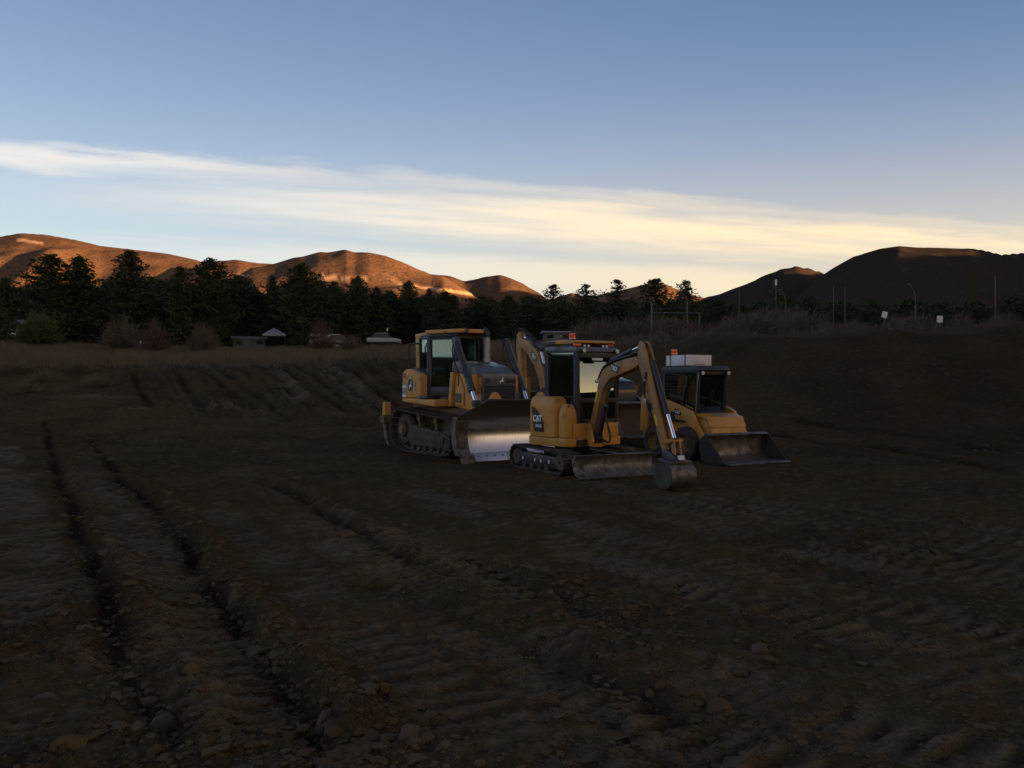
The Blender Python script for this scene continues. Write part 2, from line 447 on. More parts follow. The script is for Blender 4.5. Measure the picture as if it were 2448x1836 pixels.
def base_height(x, y):
    x, y = np.asarray(x, float), np.asarray(y, float)
    east = ss((x + 3) / 18)
    H = np.interp(x, [-28, -16, -8, 0, 12, 25], [2.5, 2.8, 3.15, 3.5, 4.1, 4.25])
    y0 = 24.0 - 1.0 * east; y1 = 49.0 - 9.0 * east
    wob = 2.4 * fbm(x / 9, y / 30, 3, 5)
    ry = ss((y + wob - y0) / (y1 - y0)) * .6 + np.clip((y + wob - y0) / (y1 - y0), 0, 1) * .4
    rl = ss((-x - 30) / 16); rr = ss((x - 25) / 14); rb = ss((-y - 22) / 20)
    rise = np.maximum(np.maximum(ry, rl), np.maximum(rr, rb))
    rr_ = np.hypot(x, y); far = np.clip(rr_ - 49, 0, 56); farther = np.clip(rr_ - 105, 0, 300)
    out = H * rise + (far * (0.062 - 0.025 * east) + farther * .02) * rise
    near = np.exp(-((x - 1.6) ** 2 / 60 + (y - 20) ** 2 / 60))
    out = out + fbm(x / 5, y / 5, 3, 11) * .34 * (1 - near) * np.clip(np.hypot(x, y) / 12, .25, 1)
    # heaped spoil along the eastern lip
    lip = np.exp(-((y - (y1 + .5)) / 2.6) ** 2) * east
    out = out + lip * np.clip(fbm(x / 3.5, y / 5, 4, 23, .6) + .10, 0, 1) * 1.7
    out = out + fbm(x / 2.6, y / 2.2, 4, 27, .6) * .38 * ss((rr_ - 24) / 9) * ss((95 - rr_) / 20) * (.35 + .65 * east)
    return out
def HGT(x, y): return float(base_height(np.array([x]), np.array([y]))[0])
def ray_ground(px, py):
    """photo pixel -> point where the line of sight meets the terrain"""
    d = np.linspace(2.5, 70, 2000); x = (px - CX) / F * d; z = EYE + (CY - py) / F * d
    h = base_height(x, d); ok = (h >= z) & (d < 49); k = np.argmax(ok) if ok.any() else int(np.argmin(np.abs(d - 46)))
    return (float(x[k]), float(d[k]))
def D2P(pts): return [ray_ground(a * 2448 / 2212, b * 2448 / 2212) for a, b in pts]
# wheel and crawler marks: (points, half width, groove depth, berm height, side of the berm)
RUTS = [(D2P([(95, 905), (105, 940), (140, 1060), (210, 1220), (260, 1370), (330, 1520), (365, 1656)]), .11, .10, .07),
        (D2P([(200, 950), (260, 1030), (350, 1110), (430, 1215), (520, 1360), (600, 1470), (700, 1590), (755, 1656)]), .10, .09, .08),
        (D2P([(560, 1030), (690, 1100), (860, 1190), (1060, 1245), (1200, 1290), (1400, 1370)]), .10, .06, .06),
        (D2P([(1040, 1225), (1150, 1265), (1210, 1300)]), .10, .08, .05), (D2P([(1285, 1510), (1330, 1560), (1400, 1620)]), .06, .07, .04),
        (D2P([(760, 1240), (1000, 1330), (1290, 1460), (1560, 1600)]), .10, .03, .04),
        (D2P([(1700, 905), (1850, 930), (2040, 955), (2212, 985)]), .14, .07, .06), (D2P([(1650, 935), (1850, 965), (2212, 1030)]), .14, .06, .06)]
for a_, b_ in (((290, 800), (330, 880)), ((375, 790), (450, 885)), ((420, 785), (560, 880)), ((560, 790), (690, 880)), ((605, 790), (760, 890)), ((640, 778), (800, 905)), ((690, 775), (850, 905)), ((735, 775), (868, 880)), ((780, 772), (880, 850)), ((840, 775), (900, 820)), ((470, 800), (640, 910))):
    RUTS.append((D2P([a_, ((a_[0] + b_[0]) / 2 - 6, (a_[1] + b_[1]) / 2), b_]), .19, .17, .09))
for _k in range(27):                                                 # crawler passes straight up the graded bank
    _x = 285 + _k * 22.5; _y = 803 - (_x - 285) * .055; _e = (_x + 62 + _k * 3.6, min(905, _y + 88 + (_k * 29 % 7) * 4))
    RUTS.append((D2P([(_x, _y), ((_x + _e[0]) / 2 - 5, (_y + _e[1]) / 2), _e]), .11 + .03 * (_k % 3), .085 + .02 * (_k % 2), .05))
PASSES = [(D2P([(10, 960), (30, 1060), (70, 1220), (110, 1370), (150, 1520), (170, 1656)]), .32, .20, 1.0),
          (D2P([(150, 1000), (240, 1100), (330, 1220), (410, 1370), (500, 1520), (570, 1656)]), .32, .20, .8),
          (D2P([(600, 1100), (760, 1200), (980, 1330), (1180, 1470), (1420, 1656)]), .30, .22, .7),
          (D2P([(1180, 1180), (1400, 1240), (1720, 1330), (2100, 1440)]), .34, .22, 1.0),
          (D2P([(1120, 1330), (1350, 1400), (1700, 1520), (2050, 1656)]), .34, .22, 1.0),
          (D2P([(1500, 1150), (1800, 1210), (2212, 1300)]), .34, .22, .9),
          (D2P([(1900, 1420), (2212, 1530)]), .30, .22, .9),
          (D2P([(1560, 1480), (1800, 1560), (2150, 1656)]), .32, .22, .8),
          (D2P([(500, 1010), (640, 1080), (800, 1130), (1000, 1160)]), .30, .2, .5),
          (D2P([(90, 858), (150, 857), (340, 860)]), .35, .42, 1.6), (D2P([(240, 885), (400, 875), (600, 885)]), .35, .42, 1.6),
          (D2P([(590, 790), (625, 830), (660, 870)]), .5, .5, 2.2), (D2P([(690, 780), (760, 840), (800, 880)]), .5, .5, 2.0)]
for _k in range(-3, 9):                                              # the dozer went over the right-hand ground again and again
    if _k in (0, 3): continue
    _c = Vector((1.2 + _k * .62, 6.6 + _k * .44)); _d = Vector((.55 + .02 * _k, -.84)); _l0, _l1 = 4.2 + (_k * 37 % 5) * .9, 3.4
    PASSES.append(([tuple(_c - _d * _l0 + Vector((.25, .1))), tuple(_c), tuple(_c + _d * _l1 + Vector((.2, 0)))], .27, .21, .62 + .10 * (_k % 4)))
def poly_dist(x, y, pts):
    """(signed side distance, along) to a polyline"""
    P = [Vector(p) for p in arc2(pts)]
    best = np.full(x.shape, 1e9); side = np.zeros(x.shape); al = np.zeros(x.shape); acc = 0.0
    for a, b in zip(P, P[1:]):
        dx, dy = b.x - a.x, b.y - a.y; l = math.hypot(dx, dy)
        if l < 1e-6: continue
        t = np.clip(((x - a.x) * dx + (y - a.y) * dy) / (l * l), 0, 1)
        qx, qy = x - (a.x + t * dx), y - (a.y + t * dy); d = np.hypot(qx, qy)
        m = d < best
        best = np.where(m, d, best); side = np.where(m, np.sign(dx * qy - dy * qx), side); al = np.where(m, acc + t * l, al)
        acc += l
    ends = (al > 1e-6) & (al < acc - 1e-6)
    return best * side, al, ends, acc
def arc2(pts, n=6):
    P = [Vector((p[0], p[1])) for p in pts]; P = [P[0] * 2 - P[1]] + P + [P[-1] * 2 - P[-2]]; out = []
    for i in range(1, len(P) - 2):
        for k in range(n):
            t = k / n; a, b, c, d = P[i - 1], P[i], P[i + 1], P[i + 2]
            out.append(0.5 * ((2 * b) + (c - a) * t + (2 * a - 5 * b + 4 * c - d) * t * t + (3 * b - a - 3 * c + d) * t ** 3))
    return out + [P[-2]]
def detail(x, y, r):
    """small relief: lumps, crawler prints, ruts; returns (height, bare smear mask)"""
    nx, ny = x + .25 * fbm(x * 1.3, y * 1.3, 2, 3), y + .25 * fbm(x * 1.3, y * 1.3, 2, 4)
    z = fbm(nx / .9, ny / .9, 3, 31) * .12 + fbm(nx / .28, ny / .22, 4, 41, .6) * .085
    rg = 1 - np.abs(fbm(nx / .35, ny / .22, 3, 51)) * 4
    z = z + np.clip(rg, 0, 1) * .018
    lump = np.clip(fbm(nx / .11, ny / .11, 3, 61, .65) - .04, 0, 1); z = z + lump * .20 * np.clip(fbm(nx / 1.6, ny / 1.6, 2, 71) * 4 + .5, 0, 1)
    smear = np.zeros(x.shape); rut_dark = np.zeros(x.shape)
    for pts, hw, pitch, amp in PASSES:
        d, al, ok, tot = poly_dist(x, y, pts)
        ad = np.abs(d) + .10 * fbm(x * 2.2, y * 2.2, 2, 81); m = ss((hw + .06 - ad) / .12) * ok * ss(al / .6) * ss((tot - al) / .6)
        brk = np.clip(fbm(x / .8, y / .8, 4, 91, .6) * 4.0 + .80, 0, 1); m = m * brk
        ph = (al + .11 * fbm(x * 2.5, y * 2.5, 3, 95)) / pitch; fr = ph - np.floor(ph)
        saw = np.where(fr < .78, fr / .78, (1 - fr) / .22)
        z = z * (1 - .30 * m) + m * amp * ((.022 + .085 * np.clip(fbm(x / .28, y / .28, 3, 97) + .42, 0, 1)) * saw - .062)
        smear = np.maximum(smear, m * np.clip(saw * 1.4 - .35, 0, 1) * min(1.0, amp))
    for ri, (pts, hw, dep, bm) in enumerate(RUTS):
        d, al, ok, tot = poly_dist(x, y, pts)
        d = d + (.16 if hw < .2 else .3) * fbm(x / .5, y / .5, 3, 101) * (1 if hw < .2 else 2)
        e = ok * ss(al / .5) * ss((tot - al) / .5)
        v = np.clip(fbm(x / 1.1, y / 1.1, 2, 111) * 2.0 + .95, .3, 1.3)
        z = z - dep * np.exp(-(d / hw) ** 2) * e * v
        rut_dark = np.maximum(rut_dark, np.exp(-(d / (hw * 1.1)) ** 2) * e * np.clip(v, 0, 1) * (1.0 if ri < 8 else .45 if ri < 19 else .12))  # mask for the darker tone along each groove
        z = z + bm * np.exp(-((d - 2.0 * hw) / (1.3 * hw)) ** 2) * e * v * (.6 + 1.6 * np.clip(fbm(x / .16, y / .16, 2, 121) + .3, 0, 1))
    return z, smear - rut_dark
MACH = [(-1.42, 21.5, 2.6), (1.6, 16.4, 1.9), (4.6, 19.6, 1.9), (2.1, 26.3, 2.6), (.2, 19.2, 1.8), (2.6, 14.3, .8), (5.3, 18.4, 1.2), (3.9, 23.3, 1.4)]
def ground_mesh():
    ang = [-.80 + .00265 * i for i in range(int(1.6 / .00265) + 1)]
    a = ang[-1]
    while a < 2 * math.pi - .80 - .05: a += .045; ang.append(a)
    ang = np.array(ang)
    rad = [1.2]
    while rad[-1] < 62: rad.append(rad[-1] * 1.0068)
    while rad[-1] < 9000: rad.append(rad[-1] * 1.09)
    rad = np.array(rad)
    A, Rr = np.meshgrid(ang, rad)
    X, Y = np.sin(A) * Rr, np.cos(A) * Rr
    Z = base_height(X, Y)
    infield = Rr < 60
    dz, sm = detail(X[infield], Y[infield], Rr[infield])
    fade = np.clip((60 - Rr[infield]) / 8, 0, 1) * np.where(np.abs(((A[infield] + math.pi) % (2 * math.pi)) - math.pi) < .80, 1, .3)
    keep = np.ones(dz.shape)
    for mx, my, mr in MACH:
        keep = np.minimum(keep, .30 + .70 * ss((np.hypot(X[infield] - mx, Y[infield] - my) - mr) / .8))
    Z[infield] += np.minimum(dz, dz * keep) * fade
    S = np.zeros(Z.shape); S[infield] = sm
    S -= .62 * ss((X - 3 + 9 * fbm(X / 7, Y / 7, 3, 151)) / 10) * (S <= 0.25)          # soil tone darkens in patches towards the east side
    # far away the plain sinks a little so that only trees and hills stand against the sky
    Z -= np.clip(Rr - 420, 0, 1e5) * .012
    nr, na = Z.shape
    V = np.stack([X.ravel(), Y.ravel(), Z.ravel()], 1)
    i, j = np.meshgrid(np.arange(nr - 1), np.arange(na), indexing='ij'); j2 = (j + 1) % na
    Fq = np.stack([i * na + j, i * na + j2, (i + 1) * na + j2, (i + 1) * na + j], -1).reshape(-1, 4)[:, ::-1]
    me = bpy.data.meshes.new('ground')
    c = len(V); V = np.vstack([V, [[0, 0, HGT(0, 0)]]])
    me.vertices.add(len(V)); me.vertices.foreach_set('co', V.ravel())
    cap = np.stack([np.full(na, c), np.arange(na), (np.arange(na) + 1) % na], 1)[:, ::-1]
    nq, ntc = len(Fq), len(cap)
    me.loops.add(nq * 4 + ntc * 3); me.loops.foreach_set('vertex_index', np.concatenate([Fq.ravel(), cap.ravel()]))
    me.polygons.add(nq + ntc)
    me.polygons.foreach_set('loop_start', np.concatenate([np.arange(nq) * 4, nq * 4 + np.arange(ntc) * 3]))
    me.polygons.foreach_set('use_smooth', np.ones(nq + ntc, bool))
    at_ = me.attributes.new('smear', 'FLOAT', 'POINT'); at_.data.foreach_set('value', np.append(S.ravel(), 0).astype(np.float32))
    # dry grass only on the undisturbed plain
    east = ss((X + 3) / 18); y1 = 49.0 - 9.0 * east
    gm = ss((Y - y1 + 3 + 6 * fbm(X / 4, Y / 4, 3, 131)) / 2.5); gm = np.maximum(gm, ss((Rr - 58) / 5))
    ag = me.attributes.new('grass', 'FLOAT', 'POINT'); ag.data.foreach_set('value', np.append(gm.ravel(), 0).astype(np.float32))
    me.update(calc_edges=True); me.validate()
    return me
def soil_material():
    m = bpy.data.materials.new('soil'); m.use_nodes = True
    nt = m.node_tree; N, L = nt.nodes.new, nt.links.new; b = nt.nodes['Principled BSDF']
    b.inputs['Roughness'].default_value = 1.0; b.inputs['Specular IOR Level'].default_value = 0.0
    tc = N('ShaderNodeTexCoord')
    def noise(s, d=6, r=.6):
        n = N('ShaderNodeTexNoise'); n.inputs['Scale'].default_value = s; n.inputs['Detail'].default_value = d; n.inputs['Roughness'].default_value = r
        L(tc.outputs['Object'], n.inputs['Vector']); return n.outputs[0]
    def mr(x, lo, hi, a=0, c=1):
        n = N('ShaderNodeMapRange'); L(x, n.inputs[0])
        for i, v in enumerate((lo, hi, a, c)): n.inputs[i + 1].default_value = v
        return n.outputs[0]
    def mix(f, a, c):
        n = N('ShaderNodeMix'); n.data_type = 'RGBA'; L(f, n.inputs['Factor']); ia = [i for i in n.inputs if i.type == 'RGBA']
        for s, v in zip(ia, (a, c)):
            if isinstance(v, tuple): s.default_value = v + (1,)
            else: L(v, s)
        return [o for o in n.outputs if o.type == 'RGBA'][0]
    c = mix(mr(noise(.35), .38, .62), SOIL_A, SOIL_B)
    c = mix(mr(noise(5.0), .52, .74), c, SOIL_DRY)
    c = mix(mr(noise(1.3, 5), .55, .72, 0, .6), c, SOIL_RED)
    am = N('ShaderNodeAttribute'); am.attribute_name = 'smear'
    c = mix(mr(am.outputs['Fac'], 0, 1, 0, .75), c, SOIL_SMEAR)
    c = mix(mr(am.outputs['Fac'], 0, -1, 0, .75), c, (.032, .022, .013))      # darker soil tone in the ruts and to the east
    ag = N('ShaderNodeAttribute'); ag.attribute_name = 'grass'
    c = mix(ag.outputs['Fac'], c, mix(mr(noise(.8), .35, .65), (.10, .076, .046), (.07, .054, .034)))
    L(c, b.inputs['Base Color'])
    bp = N('ShaderNodeBump'); bp.inputs['Strength'].default_value = .9; bp.inputs['Distance'].default_value = .03
    vo = N('ShaderNodeTexVoronoi'); vo.feature = 'F1'; vo.inputs['Scale'].default_value = 9.0; vo.inputs['Detail'].default_value = 3.0; vo.inputs['Roughness'].default_value = .75
    wv = N('ShaderNodeTexNoise'); wv.inputs['Scale'].default_value = 6.0; wv.inputs['Detail'].default_value = 3; L(tc.outputs['Object'], wv.inputs['Vector'])
    va = N('ShaderNodeVectorMath'); va.operation = 'MULTIPLY_ADD'; L(wv.outputs['Color'], va.inputs[0]); va.inputs[1].default_value = (.16, .16, .16); L(tc.outputs['Object'], va.inputs[2]); L(va.outputs[0], vo.inputs['Vector'])
    hm = N('ShaderNodeMath'); hm.operation = 'MULTIPLY_ADD'; L(vo.outputs['Distance'], hm.inputs[0]); hm.inputs[1].default_value = -.9; L(noise(26, 8, .7), hm.inputs[2])
    bp.inputs['Distance'].default_value = .05
    L(hm.outputs[0], bp.inputs['Height']); L(bp.outputs[0], b.inputs['Normal'])
    MATS['soil'] = m
SOIL_A, SOIL_B, SOIL_DRY, SOIL_RED, SOIL_SMEAR = (.106, .070, .0345), (.071, .049, .025), (.160, .118, .066), (.118, .070, .0315), (.225, .172, .105)
soil_material()
_g = link('ground', ground_mesh()); _g.data.materials.append(MATS['soil']); tag(_g, kind='structure')
# loose clods, too many to count
def clods():
    rng = random.Random(5)
    bm = bmesh.new(); bmesh.ops.create_icosphere(bm, subdivisions=1, radius=1.0)
    base = [v.co.copy() for v in bm.verts]; fs = [tuple(v.index for v in f.verts) for f in bm.faces]; bm.free()
    pos = []
    lines = [arc2(r[0], 12) for r in RUTS[:7]]
    for _ in range(5000):
        ln = lines[rng.choice((0, 0, 0, 1, 1, 1, 1, 2, 2, 6)) if rng.random() < .93 else rng.choice((3, 4, 5))]; p = ln[rng.randrange(len(ln))]
        q = p + Vector((rng.gauss(.10, .22), rng.gauss(0, .30)))
        if 2 < q.y < 24: pos.append((q.x, q.y, rng.lognormvariate(-4.0, .55)))
    for _ in range(2600):
        d = 2.6 * (14 / 2.6) ** rng.random(); x = d * rng.uniform(-.75, .75)
        if rng.random() < .35 and x < .2 * d: continue
        pos.append((x, d, rng.lognormvariate(-4.25, .5)))
    for _ in range(15000):
        d = 2.5 * (11 / 2.5) ** (rng.random() ** 1.2); pos.append((d * rng.uniform(-.72, .72), d, rng.lognormvariate(-4.75, .5)))
    pos = [p for p in pos if all(math.hypot(p[0] - m[0], p[1] - m[1]) > m[2] * .9 for m in MACH)]
    P = np.array(pos); dz, _s = detail(P[:, 0], P[:, 1], np.hypot(P[:, 0], P[:, 1])); hz = base_height(P[:, 0], P[:, 1]) + dz
    V, Fc = [], []
    for (x, y, s), h in zip(pos, hz):
        s = min(s, .11); n = len(V); sx, sy, sz = s * rng.uniform(.8, 1.6), s * rng.uniform(.7, 1.2), s * rng.uniform(.30, .65)
        ca, sa = math.cos(rng.random() * 6.28), math.sin(rng.random() * 6.28); l = math.hypot(ca, sa); ca, sa = ca / l, sa / l
        for v in base:
            k = rng.uniform(.62, 1.25); a_, b_, c_ = v.x * sx * k, v.y * sy * k, v.z * sz * k
            V.append((x + a_ * ca - b_ * sa, y + a_ * sa + b_ * ca, h + sz * .10 + c_))
        Fc += [(a_ + n, b_ + n, c_ + n) for a_, b_, c_ in fs]
    me = bpy.data.meshes.new('soil_clods'); me.from_pydata(V, [], Fc); me.materials.append(MATS['clod'])
    return me
mat('clod', (.078, .052, .0265), (.112, .080, .045), rough=1.0, scale=1.7, bump=.5, bscale=45, spec=0)
_c = link('soil_clods', clods()); tag(_c, 'loose clods of broken soil along the ruts', 'soil', kind='stuff')
# ------------------------------------------------------------------ hills all round the valley
HILL_LAYERS = [
    # distance, front length, back length, [(photo x, photo y)]
    (2300, 900, 700, [(-900, 640), (-500, 600), (-200, 575), (0, 565), (50, 557), (110, 560), (180, 573), (240, 588), (330, 598), (400, 607), (470, 622), (520, 640), (700, 690), (900, 760)]),
    (2150, 600, 500, [(300, 720), (430, 650), (520, 623), (570, 620), (600, 627), (650, 630), (760, 660), (900, 720)]),
    (1650, 620, 520, [(430, 800), (520, 690), (600, 640), (660, 627), (720, 611), (760, 603), (800, 600), (828, 596), (850, 603), (880, 603), (920, 612), (960, 626), (1000, 644), (1030, 655), (1060, 659), (1110, 690), (1180, 740), (1260, 800)]),
    (1900, 500, 420, [(960, 760), (1030, 668), (1050, 657), (1075, 660), (1110, 672), (1140, 667), (1165, 660), (1195, 657), (1220, 664), (1250, 678), (1285, 698), (1330, 730), (1400, 800)]),
    (3000, 700, 600, [(1200, 760), (1300, 722), (1340, 706), (1365, 699), (1395, 706), (1430, 704), (1480, 694), (1530, 682), (1560, 674), (1585, 676), (1620, 690), (1660, 705), (1760, 735), (1900, 780)]),
    (1950, 520, 420, [(1560, 770), (1690, 708), (1720, 702), (1780, 680), (1830, 657), (1870, 642), (1905, 636), (1940, 642), (1975, 655), (2040, 690), (2150, 740)]),
    (1500, 620, 900, [(1820, 800), (1900, 715), (1960, 662), (1990, 642), (2040, 614), (2100, 596), (2150, 588), (2210, 592), (2300, 594), (2350, 592), (2395, 597), (2448, 586), (2560, 560), (2700, 530), (2850, 512), (3300, 515)]),
]
def hills_mesh():
    az = np.concatenate([np.arange(-1.1, .62, .0024), np.arange(.62, 3.4, .012)])
    rad = np.concatenate([np.linspace(560, 3700, 200)])
    A, Rr = np.meshgrid(az, rad)
    X, Y = np.sin(A) * Rr, np.cos(A) * Rr
    Z = np.full(A.shape, -40.0); BR = np.zeros(A.shape)
    px = np.where(np.abs(A) < 1.2, CX + F * np.tan(np.clip(A, -1.2, 1.2)), CX + F * np.tan(1.2))
    g1 = fbm(X / 420, Y / 420, 4, 201); g2 = fbm(X / 130, Y / 130, 4, 211); rdg = np.abs(fbm(X / 260, Y / 260, 3, 221))
    for D, fr, bk, pr in HILL_LAYERS:
        xs, ys = zip(*pr)
        y = np.interp(px, xs, ys, left=900, right=ys[-1] if D == 1500 else 900)
        Dd = D * (1 + .05 * np.sin(A * 9 + D))                       # the crest wanders in depth
        crest = EYE + (CY - y) / F * Dd / np.maximum(np.cos(A), .45) * np.cos(A).clip(.45, 1)
        if D == 1500:                                                # the western ridge goes on round the valley
            k = np.clip((A - .72) / .5, 0, 1); crest = crest * (1 - k) + k * (np.interp(A, [.72, .85, 1.0, 1.2, 1.6, 2.0, 2.4, 3.0], [316, 316, 272, 240, 215, 195, 185, 150]) + 10 * np.sin(A * 7.7 + 1) + 9 * np.sin(A * 23) + 50 * fbm(A * 14, A * 0 + 3.3, 3, 231))
            crest = crest * np.where(A > 2.9, np.clip((3.4 - A) / .5, 0, 1), 1)
        eff = np.interp(A, [-2, .6, 1.1, 4], [0, 0, 1, 1]); eff = np.cos(A) * (1 - eff) + eff
        t = (Rr * eff - Dd * np.interp(A, [.50, .66, 1.0, 1.3], [1, 1.18, 1.15, 1])) if D == 1500 else Rr * np.cos(A) - Dd
        f = np.where(t < 0, np.clip(1 + t / fr, 0, 1), np.clip(1 - t / bk, 0, 1))
        shape = f * f * (3 - 2 * f) * .55 + f * .45
        off = (1 - f) * f * 4
        h = crest * shape + off * (g1 * 85 + g2 * 30 - rdg * 45) * np.clip(crest / 220, 0, 1.2) + np.clip(f - .9, 0, 1) * g2 * 20
        h = np.where(f > 0, h, -40)
        brush_shade = {1500: 1.0, 1950: 1.0, 1900: .35}.get(D, 0.0) * np.clip(1.25 - np.clip(f - .82, 0, 1) * 4 * (g2 + .5), 0, 1)  # dark scrub, with the shade on these hills put into its colour
        BR = np.where(h > Z, brush_shade, BR); Z = np.maximum(Z, h)
    nr, na = Z.shape
    # graded benches: bare cut earth
    cut = np.zeros(Z.shape)
    PXx = px; PYy = CY - (Z - EYE) / (Rr * np.cos(A).clip(.2, 1)) * F
    def strip(x0, y0, x1, y1, w0, w1):
        t = np.clip((PXx - x0) / (x1 - x0), 0, 1); c = y0 + (y1 - y0) * t; w = w0 + (w1 - w0) * t
        return np.clip((1 - np.abs(PYy - c) / w) * 3, 0, 1) * ((PXx > x0) & (PXx < x1))
    front = (Y < 2000)
    cut = np.maximum(cut, (strip(770, 662, 962, 677, 4.5, 5) + strip(985, 683, 1130, 703, 3, 3.5) + strip(535, 657, 605, 661, 2.5, 2) * .7) * front)
    cut = np.maximum(cut, strip(38, 572, 105, 582, 5, 3) * (Y > 1900) * .8 + strip(90, 672, 300, 676, 2.5, 2) * .5)
    me = bpy.data.meshes.new('hills')
    V = np.stack([X.ravel(), Y.ravel(), Z.ravel()], 1)
    i, j = np.meshgrid(np.arange(nr - 1), np.arange(na - 1), indexing='ij')
    Fq = np.stack([i * na + j, (i + 1) * na + j, (i + 1) * na + j + 1, i * na + j + 1], -1).reshape(-1, 4)[:, ::-1]
    me.vertices.add(len(V)); me.vertices.foreach_set('co', V.ravel())
    me.loops.add(Fq.size); me.loops.foreach_set('vertex_index', Fq.ravel())
    me.polygons.add(len(Fq)); me.polygons.foreach_set('loop_start', np.arange(len(Fq)) * 4); me.polygons.foreach_set('use_smooth', np.ones(len(Fq), bool))
    ac = me.attributes.new('cut', 'FLOAT', 'POINT'); ac.data.foreach_set('value', cut.ravel().astype(np.float32))
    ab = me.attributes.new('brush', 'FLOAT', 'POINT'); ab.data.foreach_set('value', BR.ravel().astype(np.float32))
    me.update(calc_edges=True); me.validate()
    return me
def hill_material():
    m = bpy.data.materials.new('hillside'); m.use_nodes = True
    nt = m.node_tree; N, L = nt.nodes.new, nt.links.new; b = nt.nodes['Principled BSDF']
    b.inputs['Roughness'].default_value = 1.0; b.inputs['Specular IOR Level'].default_value = 0.0
    tc = N('ShaderNodeTexCoord')
    def noise(s, d=6, r=.65):
        n = N('ShaderNodeTexNoise'); n.inputs['Scale'].default_value = s; n.inputs['Detail'].default_value = d; n.inputs['Roughness'].default_value = r
        L(tc.outputs['Object'], n.inputs['Vector']); return n.outputs[0]
    def mr(x, lo, hi, a=0, c=1):
        n = N('ShaderNodeMapRange'); L(x, n.inputs[0])
        for i, v in enumerate((lo, hi, a, c)): n.inputs[i + 1].default_value = v
        return n.outputs[0]
    def mix(f, a, c):
        n = N('ShaderNodeMix'); n.data_type = 'RGBA'; L(f, n.inputs['Factor']); ia = [i for i in n.inputs if i.type == 'RGBA']
        for s, v in zip(ia, (a, c)):
            if isinstance(v, tuple): s.default_value = v + (1,)
            else: L(v, s)
        return [o for o in n.outputs if o.type == 'RGBA'][0]
    c = mix(mr(noise(.012), .40, .62), (.135, .082, .045), (.18, .108, .058))
    c = mix(mr(noise(.15, 6), .46, .62, 0, .8), c, (.055, .042, .028))          # chaparral speckle
    c = mix(mr(noise(.02, 5), .62, .74, 0, .8), c, (.26, .155, .08))            # bare patches
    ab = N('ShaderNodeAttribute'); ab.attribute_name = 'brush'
    c = mix(mr(ab.outputs['Fac'], 0, 1, 0, .93), c, mix(mr(noise(.06, 5), .62, .72), (.036, .031, .024), (.10, .075, .05)))  # scrub tone that also carries the painted hill shade
    ac = N('ShaderNodeAttribute'); ac.attribute_name = 'cut'
    c = mix(ac.outputs['Fac'], c, (.58, .38, .20))
    L(c, b.inputs['Base Color'])
    bp = N('ShaderNodeBump'); bp.inputs['Strength'].default_value = .5; bp.inputs['Distance'].default_value = 5.0
    L(noise(.05, 8, .7), bp.inputs['Height']); L(bp.outputs[0], b.inputs['Normal'])
    MATS['hillside'] = m
hill_material()
_h = link('hills', hills_mesh()); _h.data.materials.append(MATS['hillside']); tag(_h, kind='structure')
